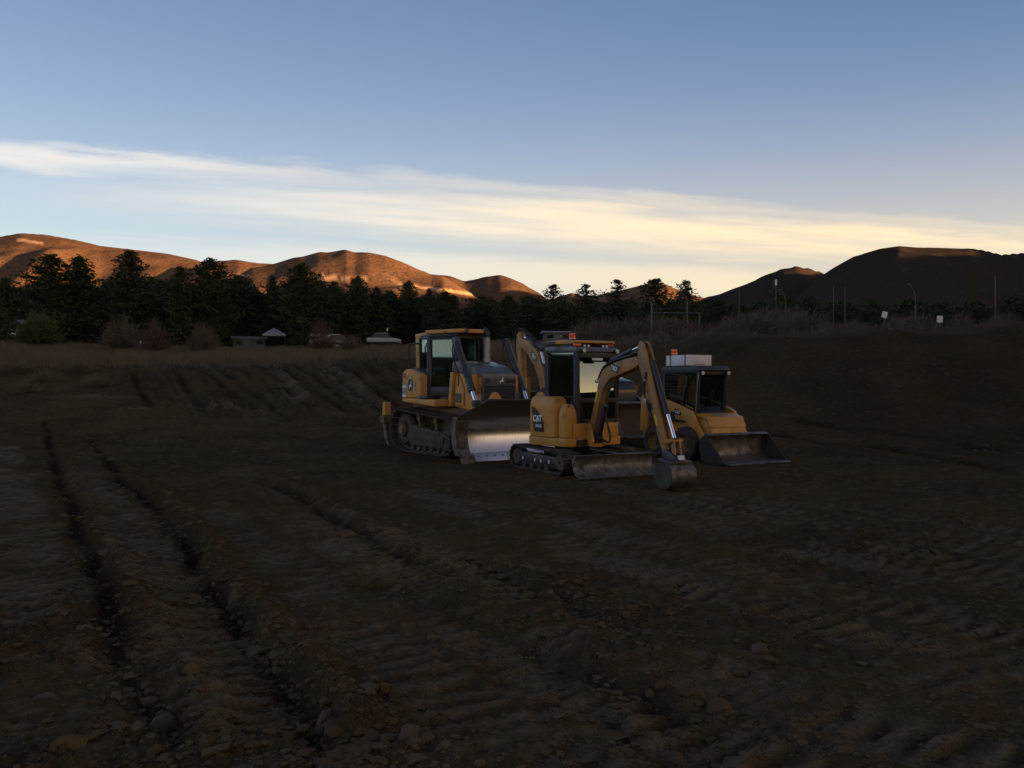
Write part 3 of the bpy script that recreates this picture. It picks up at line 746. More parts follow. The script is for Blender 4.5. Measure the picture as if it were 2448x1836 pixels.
# ------------------------------------------------------------------ vegetation
mat('needles', (.040, .053, .024), (.070, .084, .038), rough=.8, scale=.9, spec=.2)
mat('needles_olive', (.07, .078, .03), (.10, .105, .045), rough=.8, scale=.9, spec=.2)
mat('bark', (.07, .05, .035), (.045, .033, .025), rough=.95, scale=2, bump=.5, bscale=12, spec=.1)
mat('bare_twig', (.15, .118, .085), (.105, .083, .06), rough=.95, scale=2, spec=.1)
mat('russet_twig', (.13, .088, .066), (.095, .066, .05), rough=.95, scale=2, spec=.1)
mat('sage', (.17, .14, .092), (.12, .10, .07), rough=.95, scale=2, spec=.1)
mat('straw', (.15, .115, .078), (.10, .078, .054), rough=.95, scale=1.5, spec=.1)
def tri_mesh(name, V, Fc, m):
    me = bpy.data.meshes.new(name); me.from_pydata(V, [], Fc); me.materials.append(m); return me
def pine_meshes(seed, h, width, low, top_round, dens=1.0, airy=0.0):
    """crown mesh and trunk mesh of a pine h metres tall; width = crown radius"""
    rng = random.Random(seed); V, Fc = [], []
    tk = MB(); lean = (rng.uniform(-.02, .02), rng.uniform(-.02, .02))
    ax = lambda z: Vector((lean[0] * z + .12 * math.sin(z * .5 + seed), lean[1] * z, z))
    tk.tube([ax(h * k / 8) - Vector((0, 0, .4 if k == 0 else 0)) for k in range(9)], [.020 * h * (1 - .93 * k / 8) + .02 for k in range(9)], 7)
    lev = int(30 * (h / 16) ** .5)
    for i in range(lev):
        f = i / (lev - 1); z = h * (low + (1 - low) * f ** .92) * .985
        # radius profile: full below the middle, domed at the tip
        prof = (1 - f ** 5) ** .85 * (.66 + .34 * min(1, f * 4)) + .07 if top_round else (1 - f ** 2.2) ** .85 * (.66 + .34 * min(1, f * 5)) + .06
        nb = rng.choice((4, 5, 5, 6)); a0 = rng.random() * 6.28
        for b in range(nb):
            if rng.random() < airy: continue
            a = a0 + b * 6.283 / nb + rng.uniform(-.35, .35)
            lob = .80 + .28 * math.sin(a * 2 + z * .55 + seed) + .16 * math.sin(a * 3 - z * 1.1 + seed * 2); L_ = max(width * prof * lob * rng.uniform(.70, 1.15), .35)
            up = .32 * f - .10 + rng.uniform(-.08, .12)
            o = ax(z); d = Vector((math.cos(a), math.sin(a), up)); e = o + d * L_ + Vector((0, 0, .10 * L_))
            mid = o + d * L_ * .5 - Vector((0, 0, .05 * L_))
            tk.tube([o, mid, e], [.035 + .008 * L_, .02 + .004 * L_, .008], 3)
            n = int((7 + 7.5 * L_) * dens)
            for k in range(n):
                t = rng.uniform(.18, 1.05) ** .8
                p = (o.lerp(mid, t * 2) if t < .5 else mid.lerp(e, t * 2 - 1)) + Vector((rng.gauss(0, .20 + .06 * L_), rng.gauss(0, .20 + .06 * L_), rng.gauss(.06, .17)))
                s = rng.uniform(.26, .50)
                for q in range(3):
                    u = Vector((rng.gauss(0, 1), rng.gauss(0, 1), rng.gauss(.45, .6))).normalized(); w = u.cross(Vector((rng.gauss(0, 1), rng.gauss(0, 1), rng.gauss(0, 1)))).normalized()
                    m = len(V); w = w * s * .24
                    V.extend([tuple(p - u * s * .35), tuple(p + u * s * .25 + w), tuple(p + u * s * .9), tuple(p + u * s * .25 - w)]); Fc.append((m, m + 1, m + 2, m + 3))
    return V, Fc, tk
PINES = []
for sd, h, wd, lo, rd, dn, ai in ((1, 16, 3.9, .05, True, 1.25, 0), (2, 16, 4.1, .06, False, 1.15, .06), (3, 16, 2.9, .08, True, 1.15, .05), (4, 16, 4.0, .04, False, 1.2, 0), (5, 14, 2.5, .30, True, .75, .34), (6, 16, 3.2, .10, True, 1.0, .14), (7, 12, 3.6, .03, True, 1.25, 0)):
    V, Fc, tk = pine_meshes(sd, h, wd, lo, rd, dn, ai)
    PINES.append((h, tri_mesh('crown', V, Fc, MATS['needles']), tk.mesh('trunk', MATS['bark'], smooth=0, clean=False)))
PINE_GROUP = 'dark pines behind the dry field'
def pine(px, py, d, var, label, wscale=1.0, rot=None, olive=False):
    x = (px - CX) / F * d; z0 = HGT(x, d) - .2; top = EYE + (CY - py) / F * d
    h, cm, tm = PINES[var]; s = (top - z0) / h
    o = empty('pine_tree', (x, d, z0), rot if rot is not None else (px * 7.31) % 6.28)
    wscale *= 1.22; o.scale = (s * wscale, s * wscale, s)
    link('trunk', tm, o)
    c = link('crown', cm, o)
    tag(o, label, 'pine', PINE_GROUP)
    return o
for px, py, d, v, w, lb in (
    (122, 610, 96, 0, 1.05, 'tall broad dark pine, left of the twin pair near the left edge'),
    (186, 616, 99, 2, 1.15, 'tall dark pine, right one of the twin pair near the left edge'),
    (8, 668, 92, 3, 1.0, 'dark pine cut off by the left edge of the picture'),
    (304, 603, 100, 1, 1.12, 'tallest layered pine with sky gaps between its boughs'),
    (426, 640, 100, 5, .80, 'slim pine just left of the dense round-topped one'),
    (498, 622, 104, 0, 1.02, 'dense round-topped dark pine left of the orange hill peak'),
    (719, 632, 106, 0, .92, 'dense domed dark pine standing before the orange hill peak'),
    (570, 664, 112, 6, 1.0, 'bushy lower pine in the dip between two domed pines'),
    (653, 664, 112, 3, .8, 'pointed pine close left of the domed pine before the peak'),
    (797, 676, 112, 5, .9, 'small pine below the bright road cut on the hill'),
    (852, 664, 116, 0, .8, 'round pine crossing the bright road cut on the hill'),
    (902, 688, 118, 2, .9, 'narrow pine at the right end of the bright road cut'),
    (974, 675, 124, 0, .75, 'round-headed pine above the bulldozer cab'),
    (1029, 692, 122, 3, .75, 'dark pine over the bulldozer roof, right of the cab'),
    (1082, 706, 126, 2, .8, 'low slim pine between the bulldozer and the hill saddle'),
    (1322, 682, 150, 4, 1.0, 'leftmost of the four pines standing against the pale sky gap'),
    (1405, 682, 150, 5, .9, 'second pine against the pale sky gap, leaning crown'),
    (1477, 670, 150, 4, .8, 'third pine against the pale sky gap, tufted bare-stemmed top'),
    (1566, 668, 156, 4, 1.35, 'broad airy pine in front of the small far orange hill'),
    (1638, 674, 150, 5, .95, 'rightmost pine against the sky, left of the dark slope')):
    pine(px, py, d, v, lb, w)
_r = random.Random(77)
ORD = ['first', 'second', 'third', 'fourth', 'fifth', 'sixth', 'seventh', 'eighth', 'ninth', 'tenth', 'eleventh', 'twelfth', 'thirteenth', 'fourteenth', 'fifteenth']
SECT = [(-200, 'at the left picture edge'), (60, 'behind the twin tall pair'), (240, 'behind the tallest layered pine'), (395, 'behind the dense round-topped pine'), (560, 'left of the domed pine'),
        (700, 'behind the domed pine before the peak'), (820, 'below the bright road cut'), (960, 'above the bulldozer cab'), (1090, 'between bulldozer and excavator'), (1240, 'above the excavator cab'), (1420, 'above the digging arm'), (1560, 'above the white roof box')]
_cnt = {}
for k in range(92):
    px = -150 + k * 20.5 + _r.uniform(-12, 12); d = _r.uniform(110, 165)
    top = np.interp(px, [-150, 100, 400, 800, 1000, 1200, 1300, 1450, 1700], [685, 672, 680, 692, 708, 722, 720, 726, 735]) + _r.uniform(-16, 24)
    sec = [n for x_, n in SECT if px >= x_][-1]; i = _cnt.get(sec, 0); _cnt[sec] = i + 1
    pine(px, float(top), d, _r.choice((0, 1, 2, 3, 3, 6, 6)), f'{ORD[i]} pine from the left in the shaded belt {sec}', _r.uniform(1.0, 1.5))
for k in range(30):
    px = 1690 + k * 27.0 + _r.uniform(-12, 12); d = _r.uniform(120, 190)
    pine(px, 722 + _r.uniform(-16, 26), d, _r.choice((0, 3, 5, 6)), f'{ORD[k % 15]} small pine from the left in the row below the {"small" if k < 15 else "big"} dark hill', _r.uniform(1.1, 1.7))
# bare and leafy shrubs
def shrub_mesh(seed, h, r, n, m, tw=.018, name='twigs', droop=0.0):
    rng = random.Random(seed); V, Fc = [], []
    def strip(pts, w):
        for a, b in zip(pts, pts[1:]):
            s = (b - a).cross(Vector((rng.gauss(0, 1), rng.gauss(0, 1), rng.gauss(0, 1))))
            s = s.normalized() * w; k = len(V)
            V.extend([tuple(a - s), tuple(a + s), tuple(b + s * .6), tuple(b - s * .6)]); Fc.append((k, k + 1, k + 2, k + 3))
    for i in range(n):
        a = rng.random() * 6.283; q = rng.random() ** .6; th = q * 1.25
        L_ = 1 / math.sqrt((math.sin(th) / r) ** 2 + (math.cos(th) / h) ** 2) * rng.uniform(.72, 1.05)
        o = Vector((rng.gauss(0, r * .12), rng.gauss(0, r * .12), 0)); d = Vector((math.sin(th) * math.cos(a), math.sin(th) * math.sin(a), math.cos(th)))
        p1 = o + d * L_ * .45 + Vector((rng.gauss(0, .06 * r), rng.gauss(0, .06 * r), .05 * h)); p2 = o + d * L_ + Vector((0, 0, -droop * L_))
        strip([o, p1, p2], tw)
        for _ in range(5):
            t = rng.uniform(.3, 1); b = p1.lerp(p2, t) if t > .4 else o.lerp(p1, t / .4)
            e = b + (d + Vector((rng.gauss(0, .6), rng.gauss(0, .6), rng.gauss(.2, .5)))).normalized() * L_ * rng.uniform(.14, .32)
            strip([b, e], tw * .7)
    return tri_mesh(name, V, Fc, m)
SHRUBS = [(2.6, shrub_mesh(21, 2.6, 1.7, 330, MATS['bare_twig'], .016)), (2.6, shrub_mesh(22, 2.6, 1.5, 330, MATS['russet_twig'], .016)), (1.0, shrub_mesh(23, 1.0, .9, 190, MATS['sage'], .010)), (2.2, shrub_mesh(24, 2.2, 1.9, 330, MATS['bare_twig'], .016))]
def shrub(px, py, d, var, label, group='leafless shrubs along the field edge', w=1.0, name='bare_shrub', cat='shrub'):
    x = (px - CX) / F * d; z0 = HGT(x, d) - .05; h, me = SHRUBS[var]; s = max(.4, (EYE + (CY - py) / F * d - z0) / h)
    o = link(name, me); o.location = (x, d, z0); o.rotation_euler = (0, 0, px * .77); o.scale = (s * w, s * w, s); tag(o, label, cat, group); return o
shrub(292, 762, 78, 0, 'wide pale leafless shrub below the tallest layered pine', w=1.0)
shrub(372, 766, 74, 1, 'russet leafless shrub right of the wide pale one', w=.8)
shrub(486, 774, 76, 0, 'small rounded pale shrub under the dense round-topped pine', w=.85)
shrub(95, 752, 80, 2, 'dark green rounded bush near the left edge of the field', w=.9, name='round_bush', cat='bush').data = shrub_mesh(31, 1.0, .62, 700, MATS['needles_olive'], .016)
shrub(770, 765, 80, 1, 'dull russet shrub left of the bulldozer cab', w=.7)
shrub(840, 800, 66, 3, 'low tan shrub poking above the dry grass beside the bulldozer', w=.8)
for k, (px, py, d, v, w) in enumerate(((1395, 772, 64, 0, 1.2), (1440, 764, 66, 0, 1.2), (1500, 762, 70, 3, 1.2), (1560, 752, 66, 0, 1.3), (1610, 758, 64, 3, 1.2), (1655, 770, 62, 1, 1.2), (1700, 775, 62, 0, 1.1), (1745, 758, 60, 0, 1.2), (1790, 748, 62, 3, 1.3), (1835, 740, 66, 0, 1.3), (1880, 738, 64, 0, 1.3), (1920, 745, 60, 3, 1.1), (1985, 768, 56, 0, 1.2), (2040, 766, 54, 3, 1.1), (2140, 757, 54, 0, 1.1), (2190, 752, 56, 3, 1.1), (2300, 752, 56, 0, 1.1), (2400, 750, 56, 3, 1.1))):
    shrub(px, py, d, v, f'{ORD[k]} leafless willow from the left in the thicket behind the machines' if px < 1950 else f'{ORD[k - 12]} leafless shrub from the left along the right-hand bank top', 'willow thicket' if px < 1950 else 'shrubs on the right bank', w)
for k, (px, py) in enumerate(((40, 880), (110, 905), (190, 880), (230, 915), (60, 930))):
    g = ray_ground(px, py + 12); shrub(px, py - 22, g[1], 2, f'{ORD[k]} sagebrush clump listed along the left bank, low and grey' if 0 else ['sagebrush clump high at the left picture edge', 'sagebrush clump above the lug prints, left bank', 'tall sagebrush left of the first slope rut', 'round sagebrush at the foot of the left bank', 'lowest sagebrush by the left picture edge', 'sagebrush between the lug print rows', 'sagebrush touching the left picture edge', 'sagebrush beside the first slope rut', 'sagebrush on the grass lip above the ruts', 'lone sagebrush on the lip left of the bulldozer', 'sagebrush on the lip nearest the bulldozer'][k], 'sagebrush on the left bank', 1.2, 'sagebrush', 'shrub')
# dry grass, nobody could count it
def dry_grass():
    rng = random.Random(9); V, Fc = [], []
    pts = []
    while len(pts) < 24000:
        d = rng.uniform(41, 100); x = d * rng.uniform(-.72, .72)
        east = float(ss(np.array((x + 3) / 18))); y1 = 49 - 9 * east
        if d < y1 - 2.5 + rng.gauss(0, 1.0) or rng.random() < east * .7: continue
        pts.append((x, d))
    P = np.array(pts); patch = fbm(P[:, 0] / 3.0, P[:, 1] / 3.0, 3, 141); H = base_height(P[:, 0], P[:, 1])
    for (x, y), h, p in zip(pts, H, patch):
        hh = (.36 + .55 * max(0, p + .2)) * rng.uniform(.6, 1.25)
        for b in range(4):
            bx, by = x + rng.gauss(0, .14), y + rng.gauss(0, .14); a = rng.random() * 6.28; w = rng.uniform(.012, .028); k = len(V)
            lx, ly = rng.gauss(0, .22) * hh, rng.gauss(0, .22) * hh
            V.extend([(bx - w * math.cos(a), by - w * math.sin(a), h - .05), (bx + w * math.cos(a), by + w * math.sin(a), h - .05), (bx + lx, by + ly, h + hh * rng.uniform(.7, 1.1))]); Fc.append((k, k + 1, k + 2))
    return tri_mesh('dry_grass', V, Fc, MATS['straw'])
tag(link('dry_grass', dry_grass()), 'band of dry straw-coloured grass along the top of the bank', 'grass', kind='stuff')
# ------------------------------------------------------------------ things on the plain
mat('grey_metal', (.12, .125, .135), (.09, .095, .10), rough=.55, scale=1.5)
mat('galvanised', (.10, .105, .11), (.08, .085, .09), rough=.5, metal=.4, scale=3)
mat('red_wall', (.28, .075, .05), (.20, .06, .04), rough=.8, scale=2)
mat('canvas', (.34, .34, .33), (.28, .28, .275), rough=.8, scale=2)
mat('grey_roof', (.27, .28, .30), (.20, .21, .23), rough=.7, scale=2)
mat('dark_car', (.03, .035, .045), (.04, .045, .055), rough=.3, coat=.4)
mat('pale_car', (.30, .31, .32), (.25, .26, .27), rough=.3, coat=.4)
mat('pale_stone', (.115, .088, .062), (.080, .060, .042), rough=1.0, scale=9, bump=.6, bscale=30, spec=0)
mat('ochre_stone', (.12, .078, .036), (.09, .058, .028), rough=1.0, scale=9, bump=.6, bscale=30, spec=0)
def spot(px, d): x = (px - CX) / F * d; return (x, d, HGT(x, d) - .05)
def house(name, px, d, w, dp, h, rise, wall, roof, label, cat, rz=0.2):
    o = empty(name, spot(px, d), rz); tag(o, label, cat)
    MB().box(-w / 2, w / 2, -dp / 2, dp / 2, 0, h).build('wall', MATS[wall], o)
    r = MB().prism([(-dp / 2 - .25, h - .05), (dp / 2 + .25, h - .05), (dp / 2 + .25, h + .06), (0, h + rise), (-dp / 2 - .25, h + .06)], -w / 2 - .3, w / 2 + .3, 'yz').build('roof', MATS[roof], o)
    dr = MB().box(-.45, .45, -dp / 2 - .04, -dp / 2 + .02, .05, min(2.05, h - .1)).build('door', MATS['grey_metal'], o); MB().box(.30, .36, -dp / 2 - .08, -dp / 2 - .04, 1.0, 1.1).build('handle', MATS['chrome'], dr)
    for x in (-w * .32, w * .32):
        f = MB().box(x - .45, x + .45, -dp / 2 - .03, -dp / 2 + .02, h * .47, h * .83).build('window', MATS['grey_metal'], o); MB().box(x - .38, x + .38, -dp / 2 - .04, -dp / 2 - .032, h * .5, h * .8).build('pane', MATS['tinted_glass'], f)
    return o
house('shed', 14, 100, 5, 4, 2.5, .7, 'red_wall', 'red_wall', 'low rust-red shed under the pines at the left picture edge', 'shed')
house('shed', 596, 110, 4.0, 3.5, 1.5, .4, 'grey_metal', 'grey_roof', 'low grey-blue shed beside the white canopy under the pines', 'shed', .3)
house('shed', 1330, 102, 3.0, 2.5, 1.5, .2, 'grey_metal', 'grey_roof', 'left one of two grey flat-roofed sheds behind the backhoe beacon', 'shed', .1)
house('shed', 1371, 104, 2.8, 2.5, 1.7, .2, 'galvanised', 'grey_roof', 'right one of two grey flat-roofed sheds behind the backhoe beacon', 'shed', .1)
def canopy(px, d, label):
    o = empty('canopy_tent', spot(px, d), .3); tag(o, label, 'canopy')
    MB().add([(-1.4, -1.4, 2.0), (1.4, -1.4, 2.0), (1.4, 1.4, 2.0), (-1.4, 1.4, 2.0), (0, 0, 2.9), (-1.4, -1.4, 1.8), (1.4, -1.4, 1.8), (1.4, 1.4, 1.8), (-1.4, 1.4, 1.8)],
             [(0, 1, 4), (1, 2, 4), (2, 3, 4), (3, 0, 4), (0, 5, 6, 1), (1, 6, 7, 2), (2, 7, 8, 3), (3, 8, 5, 0)]).build('top', MATS['canvas'], o, smooth=0)
    for x, y in ((-1.35, -1.35), (1.35, -1.35), (1.35, 1.35), (-1.35, 1.35)): MB().cyl((x, y, 0), (x, y, 1.9), .025, .025, 6).build('leg', MATS['galvanised'], o)
canopy(655, 106, 'white peaked canopy tent under the pines left of the bulldozer')
def vehicle(name, px, d, prof, cab, paint, label, cat, rz, w=.85):
    o = empty(name, spot(px, d), rz); tag(o, label, cat)
    MB().prism(prof, -w, w).build('body', MATS[paint], o, .05)
    c = MB().prism(cab, -w * .9, w * .9).build('cabin', MATS['tinted_glass'] if 0 else MATS['decal_black'], o, .04)
    xs = [p[0] for p in cab]; top = max(p[1] for p in cab); tx = [p[0] for p in cab if p[1] > top - .1]
    MB().box(min(tx) - .05, max(tx) + .05, -w * .91, w * .91, top - .03, top + .05).build('roof', MATS[paint], o, .03)
    x0, x1 = min(p[0] for p in prof), max(p[0] for p in prof)
    for x in (x0 + .85, x1 - .85):
        for y in (-w, w):
            t = MB().lathe([(.18, -.1), (.33, -.1), (.33, .1), (.18, .1)], (x, y, .33), 'y', 18).build('tyre', MATS['rubber'], o); MB().lathe([(.01, -.08), (.18, -.08), (.18, .08), (.01, .08)], (x, y, .33), 'y', 12).build('rim', MATS['galvanised'], t)
    for y in (-w * .7, w * .7): MB().box(x1 - .02, x1 + .03, y - .15, y + .15, .65, .8).build('headlight', MATS['lamp_lens'], o)
car = [(-2.1, .35), (2.1, .35), (2.15, .7), (1.2, .92), (-1.9, .95), (-2.15, .8)]; ccab = [(-1.7, .92), (1.1, .90), (.45, 1.45), (-1.1, 1.48)]
van = [(-2.4, .4), (2.4, .4), (2.45, .9), (1.9, 1.25), (1.5, 2.0), (-2.3, 2.05), (-2.45, 1.2)]; vcab = [(1.1, 1.2), (1.95, 1.22), (1.56, 1.92), (1.1, 1.95)]
vehicle('parked_van', 782, 108, van, vcab, 'white_paint', 'white van parked under the pines, left of the dark car', 'van', .4, .95)
vehicle('parked_car', 812, 108, [(x, z + .35) for x, z in car], [(x, z + .35) for x, z in ccab], 'dark_car', 'dark car parked beside the white van under the pines', 'car', .3)
vehicle('parked_car', 918, 106, [(x, z + .45) for x, z in car], [(x, z + .45) for x, z in ccab], 'pale_car', 'pale car seen above the grass left of the bulldozer cab', 'car', .1)
vehicle('parked_car', 232, 104, [(x, z + .2) for x, z in car], [(x, z + .2) for x, z in ccab], 'dark_car', 'dark car in the deep shade below the twin pines', 'car', .2)
def post(name, px, top, d, label, cat, r=.06, m='white_paint', cap=None):
    x, y, z = spot(px, d); o = MB().cyl((0, 0, 0), (0, 0, EYE + (CY - top) / F * d - z), r, r * .8, 8)
    if cap: o.box(-cap[0] / 2, cap[0] / 2, -.02, .02, EYE + (CY - top) / F * d - z - cap[1], EYE + (CY - top) / F * d - z + .01)
    ob = o.build(name, MATS[m], None); ob.location = (x, y, z); tag(ob, label, cat); return ob
post('marker_post', 336, 815, 92, 'short white marker post beside the russet shrub', 'post', .12)
post('marker_post', 468, 820, 92, 'small pale marker post left of the small rounded shrub', 'post', .07)
def sign(px, top, bot, d, w, label, tilt=0.0):
    x, y, z = spot(px, d); o = empty('sign_board', (x, y, z), .1); tag(o, label, 'sign')
    zt, zb = EYE + (CY - top) / F * d - z, EYE + (CY - bot) / F * d - z
    b = MB(Matrix.Translation((0, 0, (zt + zb) / 2)) @ Matrix.Rotation(tilt, 4, 'Y')).box(-w / 2, w / 2, -.045, -.03, -(zt - zb) / 2, (zt - zb) / 2).build('board', MATS['white_paint'], o)
    MB().box(-.03, .03, -.03, .03, 0, zt - .05).build('post', MATS['galvanised'], o)
sign(2114, 745, 760, 55, .36, 'small tilted white board on the right-hand bank', .25)
sign(2246, 755, 771, 55, .40, 'small upright white board at the right, below the bank shrubs', 0)
sign(1855, 668, 682, 110, .30, 'tiny white board high on a post before the small dark hill', 0)
sign(926, 784, 791, 88, .14, 'tiny white board in the dark trees left of the bulldozer roof', .1)
def lamp_pole(px, top, d, dx, label):
    x, y, z = spot(px, d); o = empty('street_lamp', (x, y, z)); tag(o, label, 'street lamp'); h = EYE + (CY - top) / F * d - z
    MB().cyl((0, 0, 0), (0, 0, h - .9), .045, .035, 8).build('pole', MATS['galvanised'], o)
    MB().tube([(0, 0, h - .9), (dx * .35, 0, h - .45), (dx, 0, h)], .025, 8).build('arm', MATS['galvanised'], o)
    MB().box(dx - .22, dx + .1, -.09, .09, h - .04, h + .06).build('lamp_head', MATS['galvanised'], o, .02)
lamp_pole(1878, 693, 72, -.40, 'thin lamp post with bent arm before the small dark hill')
lamp_pole(2188, 680, 70, -.45, 'thin lamp post with bent arm before the big dark hill')
for px, top, d, lb in ((2020, 686, 85, 'bare thin pole between the two bent-arm lamp posts'), (2379, 660, 85, 'bare thin pole near the right picture edge'), (1993, 682, 95, 'faint thin pole left of the bare pole before the hill'), (1767, 686, 100, 'faint thin pole where the dark slope meets the sky')):
    post('utility_pole', px, top, d, lb, 'pole', .04, 'galvanised')
def gate():
    d = 64; x, y, z = spot(1558, d); o = empty('pipe_gate', (x, y, z)); tag(o, 'grey pipe gate frame above the willow thicket', 'gate')
    def X(p): return (p - 1558) / F * d
    def Z(p): return EYE + (CY - p) / F * d - z
    for p, t in ((1558, 725), (1643, 722), (1672, 748)): MB().cyl((X(p), 0, 0), (X(p), 0, Z(t)), .055, .055, 8).build('post', MATS['galvanised'], o)
    MB().cyl((X(1558), -.06, Z(748)), (X(1672), -.06, Z(749)), .05, .05, 8).build('crossbar', MATS['galvanised'], o)
    MB().cyl((X(1558), -.06, Z(738)), (X(1640), -.06, Z(736)), .02, .02, 6).build('wire_rail', MATS['galvanised'], o)
    for p, q, t, u in ((1558, 1551, 725, 710), (1566, 1560, 728, 716), (1643, 1638, 722, 706)): MB().cyl((X(p), 0, Z(t)), (X(q), 0, Z(u)), .03, .03, 6).build('slanted_arm', MATS['galvanised'], o)
gate()
# ------------------------------------------------------------------ stones and stalks in the foreground
def stone(dx, dy, sx, sy, sz, m, label, seed):
    x, y = ray_ground(dx * 2448 / 2212, dy * 2448 / 2212); rng = random.Random(seed)
    bm = bmesh.new(); bmesh.ops.create_icosphere(bm, subdivisions=2, radius=1)
    cuts = [(Vector((rng.gauss(0, 1), rng.gauss(0, 1), rng.gauss(0, .7))).normalized(), rng.uniform(.5, .8)) for _ in range(9)]
    for v in bm.verts:
        for n, k in cuts:
            e = v.co.dot(n) - k
            if e > 0: v.co -= n * e
        v.co = Vector((v.co.x * sx, v.co.y * sy, v.co.z * sz)) * rng.uniform(.95, 1.05)
    me = bpy.data.meshes.new('stone'); bm.to_mesh(me); bm.free(); me.materials.append(MATS[m])
    dz = float(detail(np.array([x]), np.array([y]), np.array([y]))[0][0])
    o = link('stone', me); o.location = (x, y, HGT(x, y) + dz + sz * .18); o.rotation_euler = (rng.uniform(-.2, .2), rng.uniform(-.2, .2), rng.uniform(0, 6)); tag(o, label, 'stone', 'stones turned up by the tracks')
for i, a_ in enumerate(((508, 1300, .07, .05, .11, 'pale_stone', 'pale upright stone in the second rut from the left'), (352, 1548, .08, .06, .075, 'pale_stone', 'cracked grey stone lying in the leftmost deep rut'),
    (292, 1412, .04, .035, .04, 'pale_stone', 'small stone on the edge of the leftmost rut'), (90, 1492, .16, .06, .035, 'pale_stone', 'flat pale slab left of the leftmost rut'),
    (150, 1626, .13, .08, .05, 'ochre_stone', 'yellowish slab in the bottom left corner'), (462, 1252, .05, .04, .04, 'pale_stone', 'small white fragment above the pale upright stone'),
    (880, 1612, .075, .06, .06, 'pale_stone', 'grey stone at the bottom edge right of the second rut'), (705, 1560, .06, .045, .10, 'pale_stone', 'slanted stone half buried in the second rut near the bottom'),
    (1190, 1292, .05, .045, .05, 'pale_stone', 'stone at the lower end of the short central rut'), (1640, 1405, .09, .07, .055, 'pale_stone', 'flat stone among the crawler prints right of centre'), (830, 1508, .05, .03, .06, 'ochre_stone', 'small ochre stone between the second rut and the centre'))):
    stone(*a_, seed=300 + i)
def stalks(dx, dy, label, seed):
    x, y = ray_ground(dx * 2448 / 2212, dy * 2448 / 2212); rng = random.Random(seed); mb = MB()
    for _ in range(7):
        a, L_ = rng.random() * 6.28, rng.uniform(.06, .14); mb.tube([(rng.gauss(0, .03), rng.gauss(0, .03), -.02), (math.cos(a) * L_ * .4, math.sin(a) * L_ * .4, L_ * .5), (math.cos(a) * L_, math.sin(a) * L_, L_ * .7)], [.0022, .0018, .001], 4)
    o = mb.build('dry_stalks', MATS['straw'], None, smooth=0, clean=False); dz = float(detail(np.array([x]), np.array([y]), np.array([y]))[0][0]); o.location = (x, y, HGT(x, y) + dz); tag(o, label, 'stalks', kind='stuff')
stalks(640, 1292, 'few dry stalks lying right of the pale upright stone', 1); stalks(690, 1162, 'few dry stalks left of the centre soil', 2); stalks(1700, 1340, 'few dry stalks among the crawler prints', 3)
# ------------------------------------------------------------------ machines: shared pieces
Mt = MATS
def heading(a): return R(a - 90)          # a degrees: nose turned from 'straight at the camera' towards picture right
def logo_cat(parent, M, size, mark=True, shear=0.0, depth=0.004):
    """white block letters with a small yellow triangle under the middle letter"""
    t = text('lettering', 'CAT', Mt['decal_white'], parent, M, size, depth, offset=size * 0.035, shear=shear, sx=0.92, space=0.92)
    if mark:
        flat('triangle_mark', [(-size * .26, -size * .40), (size * .22, -size * .40), (0.0, -size * .16)], Mt['decal_yellow'], t, M, depth + 0.003)
    return t
def lamp(parent, c, d, r=0.05, name='work_light'):
    c, d = Vector(c), Vector(d).normalized()
    h = MB().cyl(c - d * 0.06, c, r * 0.75, r, 14).build(name, Mt['black_paint'], parent)
    MB().cyl(c - d * 0.002, c + d * 0.012, r * 0.9, r * 0.8, 14).build('lens', Mt['lamp_lens'], h)
    return h
def beacon(parent, c, r=0.075, h=0.15):
    b = MB().lathe([(0.001, 0), (r * 1.05, 0), (r * 1.05, 0.035), (0.001, 0.035)], c, 'z', 20).build('beacon_base', Mt['black_paint'], parent)
    MB().lathe([(0.001, 0.036), (r, 0.036), (r, h * .45), (r * .97, h * .47), (r, h * .5), (r * .93, h * .9), (r * .7, h), (0.001, h)], c, 'z', 20).build('beacon_lens', Mt['beacon_orange'], b)
    return b
def hydraulic(parent, p0, p1, r, split, name='cylinder', barrel='black_paint', rod_r=0.55, hose=None):
    """barrel from p0 to the split fraction, bright rod on to p1, pin eyes at both ends"""
    p0, p1 = Vector(p0), Vector(p1); m = p0.lerp(p1, split); d = (p1 - p0).normalized()
    b = MB().cyl(p0, m, r, r, 16).cyl(m - d * 0.05, m + d * 0.012, r * 1.14, r * 1.14, 16)
    b.cyl(p0 + Vector((0, -r * .8, 0)), p0 + Vector((0, r * .8, 0)), r * 1.15, None, 12)
    o = b.build(name, Mt[barrel], parent)
    MB().cyl(m, p1, r * rod_r, r * rod_r, 14).build('rod', Mt['chrome'], o)
    MB().cyl(p1 + Vector((0, -r * .9, 0)), p1 + Vector((0, r * .9, 0)), r * 1.0, None, 12).build('rod_eye', Mt['dark_steel'], o)
    if hose: MB().tube(hose, 0.016, 8).build('hose', Mt['rubber'], o)
    return o
def seat(parent, x, y, z, w=0.46, T=None):
    mb = MB(T); mb.box(x - .24, x + .24, y - w / 2, y + w / 2, z, z + .12)
    mb.prism([(x - .26, z + .10), (x - .13, z + .12), (x - .24, z + .62), (x - .34, z + .62)], y - w / 2, y + w / 2)
    mb.box(x - .18, x + .18, y - .17, y + .17, z - .30, z)
    return mb.build('seat', Mt['seat_fabric'], parent, bevel=0.03)
